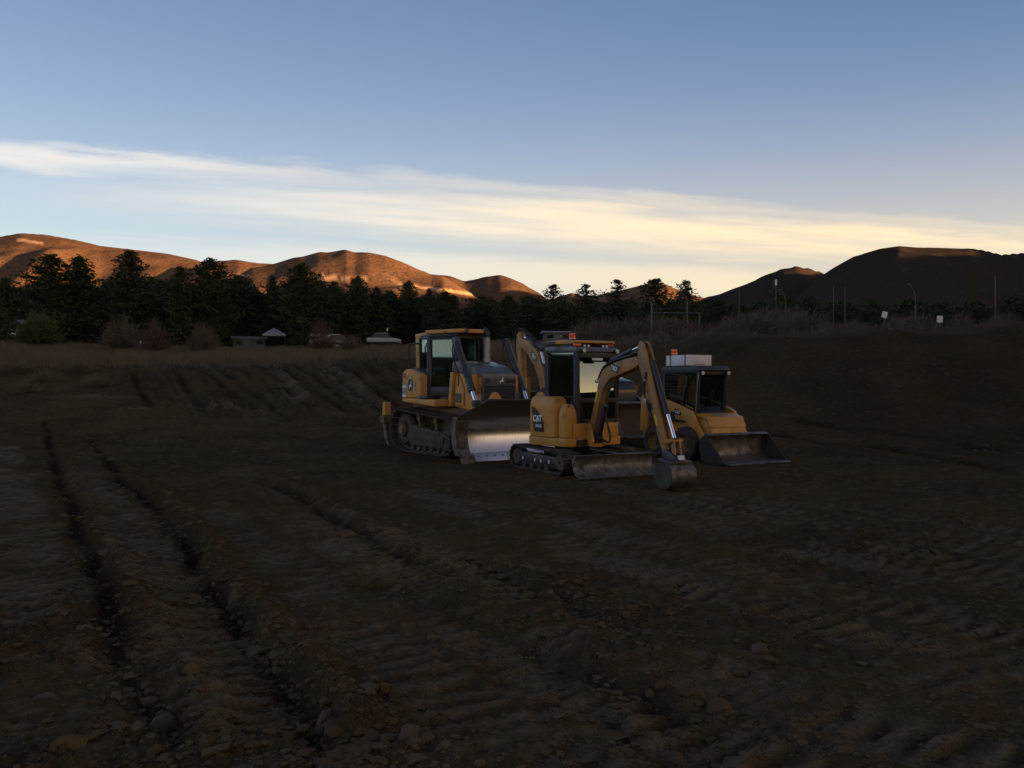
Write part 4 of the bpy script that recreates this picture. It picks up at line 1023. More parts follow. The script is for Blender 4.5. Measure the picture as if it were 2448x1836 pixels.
def arc_path(pts, n=5):
    """Catmull-Rom through points"""
    P = [Vector(p) for p in pts]; P = [P[0] * 2 - P[1]] + P + [P[-1] * 2 - P[-2]]; out = []
    for i in range(1, len(P) - 2):
        for k in range(n):
            t = k / n; a, b, c, d = P[i - 1], P[i], P[i + 1], P[i + 2]
            out.append(0.5 * ((2 * b) + (c - a) * t + (2 * a - 5 * b + 4 * c - d) * t * t + (3 * b - a - 3 * c + d) * t ** 3))
    return out + [P[-2]]

# ------------------------------------------------------------------ bulldozer
def bulldozer(loc, a):
    D = empty('bulldozer', loc, heading(a))
    tag(D, 'orange-yellow crawler bulldozer with scoured steel blade and dark enclosed cab', 'bulldozer')
    MB().box(-1.45, 1.5, -.47, .47, .42, 1.16).prism([(-1.45, 1.16), (.3, 1.16), (.3, 1.42), (-1.30, 1.36)], -.62, .62).build('hull', Mt['dirty_yellow'], D, .02)
    # running gear
    loop, pitch = hull_loop([(-1.02, .60, .42), (1.24, .50, .38), (-.68, .20, .10), (.95, .20, .10)], 42)
    shoe = MB().box(-pitch * .49, pitch * .49, -.30, .30, 0.0, .022).prism([(-pitch * .47, .022), (-pitch * .33, .022), (-pitch * .36, .072), (-pitch * .44, .072)], -.30, .30).box(pitch * .28, pitch * .5, -.29, .29, .022, .03)
    shoe_me = shoe.mesh('shoe', Mt['track_steel'], .004, 1)
    for sd in (-1, 1):
        y = sd * .93
        tr = belt(MB(), loop, y - .10, y + .10, .05).build('track', Mt['muddy_steel'], D, clean=True)
        n = len(loop)
        for i, p in enumerate(loop):
            q, s = loop[(i + 1) % n], loop[i - 1]
            tx, tz = q[0] - s[0], q[1] - s[1]; l = math.hypot(tx, tz); nx, nz = tz / l, -tx / l
            mtx = Matrix(((tx / l, 0, nx, p[0] + nx * .05), (0, 1, 0, y), (tz / l, 0, nz, p[1] + nz * .05), (0, 0, 0, 1)))
            mtx = mtx if (Vector((tx, 0, tz)).cross(Vector((0, 1, 0)))).dot(Vector((nx, 0, nz))) > 0 else mtx @ Matrix.Diagonal((-1, 1, 1, 1)) @ Matrix.Diagonal((-1, 1, 1, 1))
            link('shoe', shoe_me, tr, mtx)
        ys = y + sd * .02
        w = MB().lathe([(.05, -.12), (.36, -.12), (.40, -.05), (.40, .05), (.36, .12), (.05, .12)], (-1.02, ys, .60), 'y', 26)
        w.lathe([(.02, -.19), (.20, -.19), (.22, -.12), (.22, .12), (.20, .19), (.02, .19)], (-1.02, ys, .60), 'y', 20)
        sp = w.build('sprocket', Mt['muddy_steel'], D)
        MB().lathe([(.01, .19), (.13, .19), (.13, .215), (.01, .215)] if sd > 0 else [(.01, -.215), (.13, -.215), (.13, -.19), (.01, -.19)], (-1.02, ys, .60), 'y', 18).build('hub_cap', Mt['dirty_yellow'], sp)
        MB().lathe([(.05, -.09), (.30, -.10), (.37, -.10), (.37, .10), (.30, .10), (.05, .09)], (1.24, y, .50), 'y', 26).build('idler', Mt['muddy_steel'], D)
        f = MB().prism([(-.72, .22), (1.25, .20), (1.32, .46), (.95, .58), (-.15, .66), (-.62, .72), (-.76, .50)], y - .16, y + .16)
        f.prism([(-.75, .40), (1.05, .33), (1.05, .47), (-.70, .58)], y + sd * .16, y + sd * .20)
        tf = f.build('track_frame', Mt['muddy_steel'], D, .015)
        MB().prism([(-.70, .665), (.86, .545), (.86, .562), (-.70, .685)], y + sd * .05, y + sd * .19).build('frame_cap', Mt['dirty_yellow'], tf)
        for x in (-.62, -.30, 0, .34, .68, .98):
            MB().lathe([(.02, -.13), (.09, -.13), (.11, -.08), (.11, .08), (.09, .13), (.02, .13)], (x, y, .165), 'y', 16).build('roller', Mt['track_steel'], D)
        for x in (-.35, .5):
            MB().lathe([(.02, -.10), (.08, -.10), (.08, .10), (.02, .10)], (x, y, .895 - .04 * (x + .35)), 'y', 14).box(x - .04, x + .04, y - .07, y + .07, .62, .86).build('carrier_roller', Mt['dirty_yellow'], D)
    # rear fuel tank and side decks
    t = MB().prism([(-1.32, 1.40), (-1.30, 2.02), (-1.20, 2.12), (-1.00, 2.15), (-.34, 1.98), (-.34, 1.40)], -.98, .98)
    tank = t.build('fuel_tank', Mt['orange_yellow'], D, .035, 3)
    MB().prism([(-1.02, 2.135), (-.36, 1.965), (-.36, 2.02), (-.98, 2.19)], -.80, .80).build('tank_cover', Mt['black_paint'], tank, .01)
    MB().prism([(-1.28, 1.30), (.42, 1.20), (.42, 1.36), (-.34, 1.385), (-1.28, 1.385)], -1.0, 1.0).build('deck', Mt['orange_yellow'], D, .02)
    for ya in (-1.02, .70): MB().box(-.34, .06, ya, ya + .32, 1.37, 1.47).build('step', Mt['black_paint'], D, .02)
    # stickers on the tank: round shield with a leaping stag, small plates, a column of warning labels
    Ms = frame_matrix((-.86, -.983, 1.73), (1, 0, 0), (0, 0, 1))
    sh = flat('emblem', [(.13 * math.copysign(abs(math.cos(R(k * 12))) ** .75, math.cos(R(k * 12))), .155 * math.copysign(abs(math.sin(R(k * 12))) ** .75, math.sin(R(k * 12)))) for k in range(30)], Mt['decal_black'], tank, Ms)
    stag = [(-.085, -.045), (-.05, -.005), (-.02, .012), (.02, .03), (.04, .075), (.032, .11), (.048, .105), (.055, .075), (.085, .07), (.06, .045), (.05, .01), (.085, -.025), (.098, -.065), (.08, -.05), (.06, -.03), (.03, -.04), (-.005, -.05), (-.03, -.09), (-.06, -.105), (-.045, -.075), (-.05, -.05), (-.075, -.06)]
    flat('stag_mark', stag, Mt['decal_white'], sh, Ms, .007)
    flat('sticker', rrect(.085, .10, .01), Mt['decal_black'], tank, frame_matrix((-.60, -.983, 1.74), (1, 0, 0), (0, 0, 1)))
    text('lettering', 'E', Mt['decal_white'], tank, frame_matrix((-.60, -.986, 1.74), (1, 0, 0), (0, 0, 1)), .09, .003)
    flat('sticker', rrect(.11, .07, .01), Mt['decal_grey'], tank, frame_matrix((-.59, -.983, 1.60), (1, 0, 0), (0, 0, 1)))
    for zz, hh, m_ in ((1.98, .10, 'decal_red'), (1.76, .06, 'decal_grey'), (1.685, .06, 'decal_white'), (1.61, .06, 'decal_grey'), (1.535, .06, 'decal_grey'), (1.45, .07, 'decal_white')):
        flat('warning_sticker', rrect(.20, hh, .008), Mt[m_], tank, frame_matrix((-1.20, -.983, zz), (1, 0, 0), (0, 0, 1)))
        flat('warning_sticker', rrect(.30, hh, .008), Mt[m_], tank, frame_matrix((-1.318 if zz < 1.9 else -1.312, -.72, zz), (0, -1, 0), (0, 0, 1)))
    # cab: wide at the back, tapered towards the nose
    Z0, Z1 = 1.42, 3.02
    plan = [(-.86, -.70), (-.30, -.745), (.50, -.40), (.50, .40), (-.30, .745), (-.86, .70)]
    cab = MB().prism(plan, 1.28, 1.46, 'xy').prism(plan, 2.96, 3.02, 'xy').build('cab_body', Mt['black_paint'], D, .015)
    for i, (A, B) in enumerate(zip(plan, plan[1:] + plan[:1])):
        door = i in (1, 3)
        fr, gl = panel(A, B, 1.46, 2.96, .085 if door else .06, .07, wb=.22 if door else .5)
        f = fr.build('door' if door else 'window', Mt['black_paint'], D, .008)
        gl.build('pane', Mt['tinted_glass'], f)
        if door:
            sg = -1 if i == 1 else 1
            MB().tube([(-.16, sg * .735, 1.72), (-.14, sg * .765, 1.80), (-.14, sg * .765, 2.35), (-.16, sg * .735, 2.43)], .018, 8).build('grab_handle', Mt['black_paint'], f)
            MB().beam((-.25, sg * .75, 2.02), (-.10, sg * .69, 2.02), .035, .05).build('handle', Mt['charcoal'], f)
    seat(D, -.15, 0, 1.78)
    MB().box(.12, .36, -.26, .26, 1.46, 2.02).build('console', Mt['black_paint'], D, .04)
    # rollover posts and roof
    for sd in (-1, 1):
        MB().prism([(-1.06, 2.0), (-.90, 2.0), (-.88, 2.85), (-.98, 2.98), (-1.12, 2.92)], sd * .60 - .10, sd * .60 + .10).build('rollover_post', Mt['orange_yellow'], D, .02)
        MB().tube([(-1.05, sd * .92, 2.12), (-1.07, sd * .92, 2.72), (-.95, sd * .92, 2.80), (-.62, sd * .80, 2.80)], .024, 8).build('handrail', Mt['black_paint'], D)
    MB().prism([(-1.18, 2.88), (-.30, 3.03), (-.30, 3.10), (-1.20, 3.07)], -.66, .66).prism([(-1.42, 2.62), (-1.12, 2.90), (-1.05, 2.98), (-1.30, 2.78)], -.40, .40).build('rear_visor', Mt['orange_yellow'], D, .02)
    MB().prism([(-.42, -.80), (.62, -.46), (.70, -.30), (.70, .30), (.62, .46), (-.42, .80)], 3.03, 3.13, 'xy').build('roof', Mt['orange_yellow'], D, .03, 3)
    MB().cyl((.70, -.25, 3.07), (.74, -.25, 3.07), .05, .05, 12).build('roof_light', Mt['black_paint'], D)
    # nose
    MB().prism([(.46, 1.20), (1.72, 1.08), (1.76, 1.92), (.46, 2.05)], -.49, .49).build('engine_side', Mt['orange_yellow'], D, .02)
    for sd in (-1, 1):
        MB().prism([(.60, 1.22), (1.02, 1.22), (1.02, 1.62), (.80, 1.98), (.60, 1.98)], sd * .50 - .03, sd * .50 + .03).prism([(.40, 1.2), (.54, 1.2), (.66, 2.05), (.52, 2.05)], sd * .56 - .05, sd * .56 + .05).build('side_plate', Mt['orange_yellow'], D, .012)
        MB().box(.66, .92, sd * .54 - .006, sd * .54 + .006, 1.30, 1.52).build('side_opening', Mt['dirty_yellow'], D)
    hood = MB().prism([(.42, 2.06), (.42, 2.30), (.70, 2.33), (1.45, 2.18), (1.74, 2.02), (1.77, 1.90), (1.60, 1.93)], -.50, .50).build('hood', Mt['hood_grey'], D, .04, 3)
    MB().box(1.765, 1.80, -.49, .49, 1.70, 2.0).build('nose_panel', Mt['hood_grey'], D, .015)
    for y in (-.34, .25, .40):
        MB().box(1.80, 1.812, y - .07, y + .07, 1.79, 1.90).build('headlight', Mt['black_paint'], D, .01)
    Me = frame_matrix((1.803, .06, 1.845), (0, 1, 0), (0, 0, 1))
    flat('stag_mark', [(x * .75, z * .75) for x, z in stag], Mt['decal_white'], D, Me)
    Mh = frame_matrix((.98, -.15, 2.283), (1, 0, -.2), (0, 1, 0))
    flat('sticker', rrect(.12, .06, .01), Mt['decal_white'], hood, Mh); flat('sticker', rrect(.05, .06, .01), Mt['decal_red'], hood, frame_matrix((.86, -.15, 2.306), (1, 0, -.2), (0, 1, 0)))
    g = MB().box(1.735, 1.765, -.47, .47, .98, 1.70).build('grille', Mt['decal_black'], D)
    for k in range(13):
        MB().prism([(1.762, 1.02 + k * .052), (1.795, 1.005 + k * .052), (1.795, 1.02 + k * .052), (1.762, 1.035 + k * .052)], -.44, .44).build('grille_slat', Mt['charcoal'], g)
    for y in (-.47, .47): MB().box(1.74, 1.80, y - .025, y + .025, .98, 1.70).build('grille_post', Mt['charcoal'], g, .006)
    # exhaust and intake
    st = MB().tube([(.74, .34, 2.30), (.74, .34, 2.40)], .09, 14).tube([(.74, .34, 2.40), (.74, .34, 2.92)], .075, 14).build('exhaust_stack', Mt['grey_pipe'], D)
    MB().tube(arc_path([(.74, .34, 2.92), (.74, .34, 3.02), (.70, .34, 3.10), (.62, .34, 3.13)], 4), .06, 12).build('exhaust_tip', Mt['black_paint'], st)
    # lift cylinders either side of the nose
    for sd in (-1, 1):
        y = sd * .74
        cyl = hydraulic(D, (1.02, y, 2.80), (1.92, y, 1.30), .085, .80, 'lift_cylinder', 'charcoal', .6,
                        hose=arc_path([(1.0, y - .02, 2.80), (.92, y - .05, 2.62), (1.05, y - .09, 2.35), (1.25, y - .08, 2.05), (1.2, y - .05, 1.7)], 5))
        MB().tube([(1.10, y - .085, 2.76), (1.58, y - .085, 1.93)], .018, 8).build('pressure_pipe', Mt['charcoal'], cyl)
        MB().prism([(1.38, 1.55), (1.68, 1.55), (1.62, 1.98), (1.44, 1.98)], min(sd * .49, sd * .66), max(sd * .49, sd * .66)).build('cylinder_bracket', Mt['orange_yellow'], D, .015)
    # blade
    rows, cols = 22, 36
    W2 = 1.66
    def prof(t): return 2.52 + .245 * (2 * t - .82) ** 2, .17 + 1.22 * t
    mb = MB(); vs, fs = [], []
    for back in (0, 1):
        for i in range(rows + 1):
            for j in range(cols + 1):
                y = -W2 + 2 * W2 * j / cols
                tm = 1.0 - max(0.0, (abs(y) - 1.0) / (W2 - 1.0)) * .30
                x, z = prof(tm * i / rows)
                vs.append((x - back * .05, y, z))
    n1 = (rows + 1) * (cols + 1); idx = lambda b, i, j: b * n1 + i * (cols + 1) + j
    for i in range(rows):
        for j in range(cols):
            fs.append((idx(0, i, j), idx(0, i, j + 1), idx(0, i + 1, j + 1), idx(0, i + 1, j)))
            fs.append((idx(1, i, j), idx(1, i + 1, j), idx(1, i + 1, j + 1), idx(1, i, j + 1)))
    for i in range(rows):
        for j in (0, cols): fs.append((idx(0, i, j), idx(0, i + 1, j), idx(1, i + 1, j), idx(1, i, j)))
    for j in range(cols):
        for i in (0, rows): fs.append((idx(0, i, j), idx(0, i, j + 1), idx(1, i, j + 1), idx(1, i, j)))
    mb.add(vs, fs)
    bl = mb.build('blade', Mt['moldboard_steel'], D, smooth=60)
    MB().box(2.28, 2.46, -1.35, 1.35, .45, .70).box(2.30, 2.48, -1.2, 1.2, 1.02, 1.18).build('blade_stiffener', Mt['dirty_yellow'], bl, .01)
    MB().prism([(2.66, 1.30), (2.78, 1.385), (2.74, 1.42), (2.60, 1.36)], -1.0, 1.0).build('blade_rim', Mt['muddy_steel'], bl, .008)
    for sd in (-1, 1):
        pts = [prof(.7 * i / 10) for i in range(11)]
        pl = [(x + .012, z) for x, z in pts] + [(x - .16, z) for x, z in pts[::-1]]
        MB().prism(pl, sd * W2 - .012 * (1 - sd), sd * W2 + .012 * (1 + sd)).build('end_plate', Mt['worn_steel'], bl, .004)
        # worn wear plate on the outer strip of the face
        vs2, fs2 = [], []
        for i in range(9):
            x, z = prof(.02 + .62 * i / 8)
            for y in (sd * (W2 - .30), sd * (W2 - .004)): vs2 += [(x + .003, y, z), (x + .013, y, z)]
        for i in range(8):
            a_ = i * 4; b_ = a_ + 4
            fs2 += [(a_ + 1, a_ + 3, b_ + 3, b_ + 1), (a_, b_, b_ + 2, a_ + 2), (a_, a_ + 1, b_ + 1, b_), (a_ + 2, b_ + 2, b_ + 3, a_ + 3)]
        fs2 += [(0, 2, 3, 1), (32, 33, 35, 34)]
        MB().add(vs2, fs2).build('wear_plate', Mt['worn_steel'], bl)
        MB().prism([(sd * .64 - .24, 1.36), (sd * .64 + .20, 1.36), (sd * .64 + .03, 1.57), (sd * .64 - .09, 1.57)], 2.56, 2.64, 'yz').build('tilt_bracket', Mt['orange_yellow'], bl, .04)
    # cutting edge in three bolted pieces with end bits
    def edge(y0, y1, z0, name, m_):
        e = MB().prism([(2.665, .205), (2.685, .225), (2.80, z0 + .01), (2.80, z0), (2.77, z0)], y0, y1).build(name, m_, bl, .004)
        k = max(2, int((y1 - y0) / .20))
        for q in range(k):
            yy = y0 + (q + .5) * (y1 - y0) / k
            MB().cyl((2.725, yy, .135), (2.748, yy, .158), .017, .017, 8).build('bolt', Mt['decal_black'], e)
    edge(-1.66, -1.31, -.02, 'end_bit', Mt['worn_steel']); edge(1.31, 1.66, -.02, 'end_bit', Mt['worn_steel'])
    for k in range(3): edge(-1.305 + k * .872, -1.305 + k * .872 + .868, .035, 'cutting_edge', Mt['bright_steel'])
    for sd in (-1, 1):
        MB().beam((.9, sd * .55, .46), (2.40, sd * .50, .40), .16, .24).build('push_arm', Mt['dirty_yellow'], D, .015)
    MB().box(2.05, 2.34, -.55, .55, .30, .62).build('push_beam', Mt['dirty_yellow'], D, .02)
    # ripper
    rp = MB().box(-2.70, -2.46, -.95, .95, .66, .90).build('ripper', Mt['dirty_yellow'], D, .02)
    for sd in (-1, 1):
        MB().beam((-1.42, sd * .35, .62), (-2.5, sd * .35, .70), .10, .12).build('ripper_link', Mt['dirty_yellow'], rp, .01)
        MB().beam((-1.42, sd * .35, 1.02), (-2.5, sd * .35, .88), .08, .10).build('ripper_link', Mt['dirty_yellow'], rp, .01)
    hydraulic(rp, (-1.44, 0, 1.10), (-2.45, 0, .72), .06, .6, 'ripper_cylinder', 'charcoal')
    MB().prism([(-2.68, .90), (-2.48, .90), (-2.50, 1.26), (-2.64, 1.26)], -.90, -.72).build('ripper_lug', Mt['orange_yellow'], rp, .02)
    for y in (-.80, 0, .80):
        MB().prism([(-2.72, 1.06), (-2.56, 1.06), (-2.55, .49), (-2.43, .14), (-2.32, .06), (-2.46, .06), (-2.62, .24), (-2.72, .54)], y - .045, y + .045).build('ripper_shank', Mt['worn_steel'], rp, .006)
    return D
# ------------------------------------------------------------------ compact excavator
def mini_excavator(loc, a):
    E = empty('mini_excavator', loc, heading(a))
    tag(E, 'yellow compact excavator with black cab frame and arched digging arm, standing nearest the camera', 'excavator')
    U = Rz(8)
    # undercarriage
    MB().box(-.45, .45, -.42, .42, .20, .40).lathe([(.02, .40), (.36, .40), (.36, .56), (.02, .56)], (0, 0, 0), 'z', 28).build('car_body', Mt['black_paint'], E, .02)
    loop, pitch = hull_loop([(-.86, .255, .20), (.86, .245, .19)], 60)
    for sd in (-1, 1):
        y = sd * .72
        t = belt(MB(), loop, y - .15, y + .15, .028); n = len(loop)
        for i, p in enumerate(loop):
            q, s = loop[(i + 1) % n], loop[i - 1]
            tx, tz = q[0] - s[0], q[1] - s[1]; l = math.hypot(tx, tz); tx /= l; tz /= l; nx, nz = tz, -tx
            for (ya, yb, off) in ((y - .15, y + .01, 0.0), (y - .01, y + .15, pitch * .5)):
                c0 = (p[0] + tx * off + nx * .026, p[1] + tz * off + nz * .026); h = .024; w0, w1 = .030, .020
                vs = []
                for yy in (ya, yb):
                    vs += [(c0[0] - tx * w0, yy, c0[1] - tz * w0), (c0[0] + tx * w0, yy, c0[1] + tz * w0), (c0[0] + tx * w1 + nx * h, yy, c0[1] + tz * w1 + nz * h), (c0[0] - tx * w1 + nx * h, yy, c0[1] - tz * w1 + nz * h)]
                t.add(vs, [(0, 1, 2, 3), (7, 6, 5, 4), (0, 4, 5, 1), (1, 5, 6, 2), (2, 6, 7, 3), (3, 7, 4, 0)])
        t.build('track', Mt['rubber'], E, smooth=30)
        MB().prism([(-.70, .10), (.70, .10), (.84, .20), (.80, .34), (-.72, .36), (-.80, .26)], y - .10, y + .10).build('track_frame', Mt['black_paint'], E, .015)
        for x, nm in ((-.86, 'sprocket'), (.86, 'idler')):
            MB().lathe([(.03, -.11), (.15, -.11), (.19, -.05), (.19, .05), (.15, .11), (.03, .11)], (x, y, .25), 'y', 22).build(nm, Mt['muddy_steel'], E)
        for x in (-.5, -.2, .1, .4):
            MB().lathe([(.01, -.13), (.07, -.13), (.08, .0), (.07, .13), (.01, .13)], (x, y, .10), 'y', 14).build('roller', Mt['dark_steel'], E)
        for x in (-.6, -.1, .14, .46):
            MB().box(x - .022, x + .022, y + sd * .10 - .006, y + sd * .10 + .006, .20, .26).build('grease_plate', Mt['decal_white'], E)
    # blade at the front
    prof = [(1.62, .06), (1.52, .14), (1.47, .24), (1.48, .34), (1.55, .43), (1.51, .44), (1.43, .36), (1.41, .24), (1.46, .12), (1.57, .03)]
    bl = MB().prism(prof, -.89, .89).build('dozer_blade', Mt['worn_steel'], E, .004, 1)
    MB().prism([(1.56, .075), (1.57, .09), (1.67, .02), (1.66, .0)], -.89, .89).build('blade_edge', Mt['worn_steel'], bl)
    for sd in (-1, 1):
        MB().beam((.42, sd * .30, .30), (1.43, sd * .30, .24), .09, .12).build('blade_arm', Mt['black_paint'], E, .01)
    hydraulic(E, (.40, 0, .40), (1.38, 0, .30), .05, .7, 'blade_cylinder')
    # upper structure
    def ring(r, a0, a1, n): return [(r * math.cos(R(a0 + (a1 - a0) * i / n)), r * math.sin(R(a0 + (a1 - a0) * i / n))) for i in range(n + 1)]
    body = ring(.86, 100, 250, 18) + [(-.18, -.84), (.20, -.80), (.24, -.78)]
    plat = ring(.88, 100, 252, 18) + [(.22, -.80), (.70, -.74), (.74, -.60), (.74, .60), (.66, .72), (.1, .86)]
    MB(U).prism(plat, .53, .70, 'xy').build('platform', Mt['yellow'], E, .03, 3)
    def dome(outline, z0, z1, inset, drop, name, m, n=5):
        cx = sum(p[0] for p in outline) / len(outline); cy = sum(p[1] for p in outline) / len(outline)
        mb = MB(U); N = len(outline); vs, fs = [], []
        lv = [(z0, 0.0), (z1 - drop, 0.0)] + [(z1 - drop + drop * math.sin(R(90 * k / n)), inset * (1 - math.cos(R(90 * k / n)))) for k in range(1, n + 1)]
        for z, ins in lv:
            for p in outline:
                d = Vector((cx - p[0], cy - p[1])); l = max(d.length, 1e-4); vs.append((p[0] + d.x / l * ins, p[1] + d.y / l * ins, z))
        for i in range(len(lv) - 1):
            for k in range(N): fs.append((i * N + k, i * N + (k + 1) % N, (i + 1) * N + (k + 1) % N, (i + 1) * N + k))
        fs += [tuple(range(N))[::-1], tuple(range((len(lv) - 1) * N, len(lv) * N))]
        return mb.add(vs, fs).build(name, m, E, smooth=40)
    rear = [p for p in ring(.85, 105, 238, 18)] + [(-.40, -.46), (-.28, .3)]
    dome(rear, .712, 1.52, .16, .26, 'engine_cover', Mt['yellow'])
    side = [(-.435, -.745), (-.32, -.79), (-.1, -.815), (.30, -.80), (.38, -.78), (.42, -.72), (.42, -.47), (-.38, -.47)]
    sc_ = dome(side, .712, 1.50, .14, .24, 'side_cover', Mt['yellow'])
    front = [(.435, -.72), (.52, -.76), (.64, -.73), (.69, -.66), (.69, -.47), (.435, -.47)]
    dome(front, .712, 1.36, .12, .30, 'front_cover', Mt['yellow'])
    for ya, yb_ in ((-.58, -.12), (.15, .58)): MB(U).box(.70, .745, ya, yb_, .68, .98).build('front_panel', Mt['yellow'], E, .012)
    MB(U).box(.72, .80, -.52, -.06, .555, .665).build('tie_down_slot', Mt['black_paint'], E)
    # side decal: black plate with lettering, red tip
    Md = frame_matrix((-.06, -.823, 1.05), (1, -.02, 0), (0, 0, 1), U)
    dec = [(-.24, .24), (-.16, .235), (-.03, .16), (.08, .05), (.14, -.08), (.15, -.25), (-.13, -.25)]
    d = flat('decal', [(x, z) for x, z in dec], Mt['decal_black'], sc_, Md)
    flat('decal_stripe', [(-.225, .0), (-.135, -.25), (-.155, -.25), (-.235, -.04)], Mt['decal_red'], d, Md, .006)
    logo_cat(d, Md @ Matrix.Translation((-.035, .01, 0)), .17, True, 0, .007)
    text('lettering', '303.5E', Mt['decal_white'], d, Md @ Matrix.Translation((.0, -.135, 0)), .075, .006, .002)
    MB(U).box(-.02, .0, -.836, -.83, .60, .62).build('reflector', Mt['decal_yellow'], E)
    # cab
    Y0, Y1, X0, X1, Z0, Z1 = -.42, .60, -.30, .66, .98, 2.42
    fl = MB(U).box(X0, X1, Y0, Y1, .70, 1.02).build('cab_floor', Mt['black_paint'], E, .02)
    def win(A, B, z0, z1, name, g='tinted_glass', w=.055, lean=0.0, wb=None):
        fr, gl = panel(A, B, z0, z1, w, .06, U, lean, wb)
        f = fr.build(name, Mt['black_paint'], E, .01); gl.build('pane', Mt[g], f); return f
    win((X0 + .035, Y0), (X1 - .035, Y0), 1.02, Z1, 'side_window', wb=.06)
    win((X1 - .035, Y1), (X0 + .035, Y1), .75, Z1, 'door', wb=.20)
    win((X0, Y1), (X0, Y0), 1.45, Z1, 'rear_window')
    # bowed windshield that leans back towards the roof
    def bow(z): return X1 + .012 - .055 * (z - 1.42) - .11 * (z - 1.42) ** 2
    zs = [1.42 + .90 * i / 12 for i in range(13)]
    ws = MB(U)
    for (ya, yb_) in ((Y0, Y0 + .05), (Y1 - .05, Y1)):
        ws.prism([(bow(z) + .02, z) for z in zs] + [(bow(z) - .035, z) for z in zs[::-1]], ya, yb_)
    for z in (1.445, 2.295): ws.box(bow(z) - .035, bow(z) + .022, Y0 + .05, Y1 - .05, z - .025, z + .025)
    wf = ws.build('windshield', Mt['black_paint'], E, .006)
    MB(U).prism([(bow(z) + .005, z) for z in zs] + [(bow(z) - .001, z) for z in zs[::-1]], Y0 + .045, Y1 - .045).build('pane', Mt['screen_glass'], wf, smooth=60)
    win((X1, Y0), (X1, Y1), 1.02, 1.415, 'lower_windshield', 'clear_glass', .03)
    for x, y in ((X0, Y0), (X0, Y1), (X1, Y0), (X1, Y1)):
        MB(U).cyl((x, y, .72), (x, y, Z1), .042, .042, 10).build('cab_post', Mt['black_paint'], E)
    MB(U).prism([(X0 - .04, 2.40), (X1 + .03, 2.37), (X1 + .05, 2.40), (X1 - .02, 2.475), (X0 + .02, 2.50), (X0 - .05, 2.46)], Y0 - .03, Y1 + .03).build('cab_roof', Mt['hood_grey'], E, .02, 3)
    MB(U).box(X1 + .035, X1 + .05, Y0, Y1, 2.26, 2.365).build('roof_band', Mt['black_paint'], E, .006)
    MB(U).box(X1 + .03, X1 + .045, Y0 + .34, Y0 + .62, 2.215, 2.262).build('plate', Mt['decal_white'], E)
    for y in (Y0 + .07, Y1 - .08):
        lamp(E, U @ Vector((X1 + .12, y, 2.40)), U.to_3x3() @ Vector((1, 0, -.15)), .05)
    MB(U).tube([(X1 + .05, Y1 - .03, 2.38), (X1 + .07, Y1 + .01, 2.0), (X1 + .05, Y1, 1.5)], .016, 8).build('grab_rail', Mt['black_paint'], E)
    seat(E, .0, .08, 1.22, .46, U)
    MB(U).box(.36, .44, -.05, .20, 1.02, 1.40).cyl((.30, -.22, 1.2), (.33, -.22, 1.55), .018, .018, 8).cyl((.30, .38, 1.2), (.33, .38, 1.55), .018, .018, 8).build('controls', Mt['black_paint'], E)
    MB(U).tube(arc_path([(-.2, Y0 - .02, 2.35), (-.33, Y0 + .02, 2.2), (-.35, Y0 + .03, 1.9), (-.33, Y0 + .02, 1.62)], 4), .02, 8).build('cab_conduit', Mt['rubber'], E)
    # swing bracket and boom, stick and bucket lie in one upright plane
    B = Rz(-2, (.75, -.02, 0))
    yb = -.02
    def plate(pts, y0, y1, name, m, parent=E, bevel=.012):
        return MB(B).prism(pts, yb + y0, yb + y1).build(name, Mt[m], parent, bevel)
    MB(B).prism([(.64, .54), (.98, .54), (1.02, .66), (.96, .84), (.90, .98), (.82, .98), (.80, .78), (.64, .70)], yb - .15, yb - .10).prism([(.64, .54), (.98, .54), (1.02, .66), (.96, .84), (.90, .98), (.82, .98), (.80, .78), (.64, .70)], yb + .10, yb + .15).box(.62, .98, yb - .10, yb + .10, .54, .60).cyl((.84, yb - .18, .90), (.84, yb + .18, .90), .04, None, 12).build('swing_bracket', Mt['yellow'], E, .01)
    boom = [(.78, .86), (.88, .80), (.96, .90), (1.10, 1.26), (1.24, 1.56), (1.36, 1.73), (1.52, 1.84), (2.36, 2.04), (2.47, 2.10), (2.46, 2.19), (2.36, 2.24), (1.72, 2.15), (1.38, 2.06), (1.22, 1.94), (1.12, 1.74), (.95, 1.30)]
    bm_ = plate(boom, -.09, .09, 'boom', 'old_yellow', E, .012)
    # painted plates on the boom
    for sg in (-1, 1):
        Mb = frame_matrix((1.72, yb + sg * .094, 2.03), (1 * -sg * -1 if sg < 0 else -1, 0, .22 if sg < 0 else -.22), (0, 0, 1), B)
        dd = flat('decal', [(-.17, .06), (-.15, .075), (.10, .075), (.16, .03), (.17, -.01), (.10, -.065), (-.10, -.075)], Mt['decal_black'], bm_, Mb)
        flat('decal_stripe', [(-.17, .03), (-.10, -.075), (-.075, -.074), (-.145, .03)], Mt['decal_red'], dd, Mb, .006)
        logo_cat(dd, Mb @ Matrix.Translation((.02, .0, 0)), .11, True, .15, .007)
        flat('warning_sticker', rrect(.055, .26, .008), Mt['decal_yellow'], bm_, frame_matrix((1.08, yb + sg * .094, 1.52), (.92 if sg < 0 else -.92, 0, -.38 if sg < 0 else .38), (.38, 0, .92), B))
    for yy in (-.05, .0, .05):
        MB(B).tube(arc_path([(1.05, yb + yy, 1.82), (1.22, yb + yy, 2.04), (1.40, yb + yy, 2.13), (1.75, yb + yy, 2.215), (2.15, yb + yy, 2.26)], 5), .018, 8).build('hose', Mt['charcoal'], bm_)
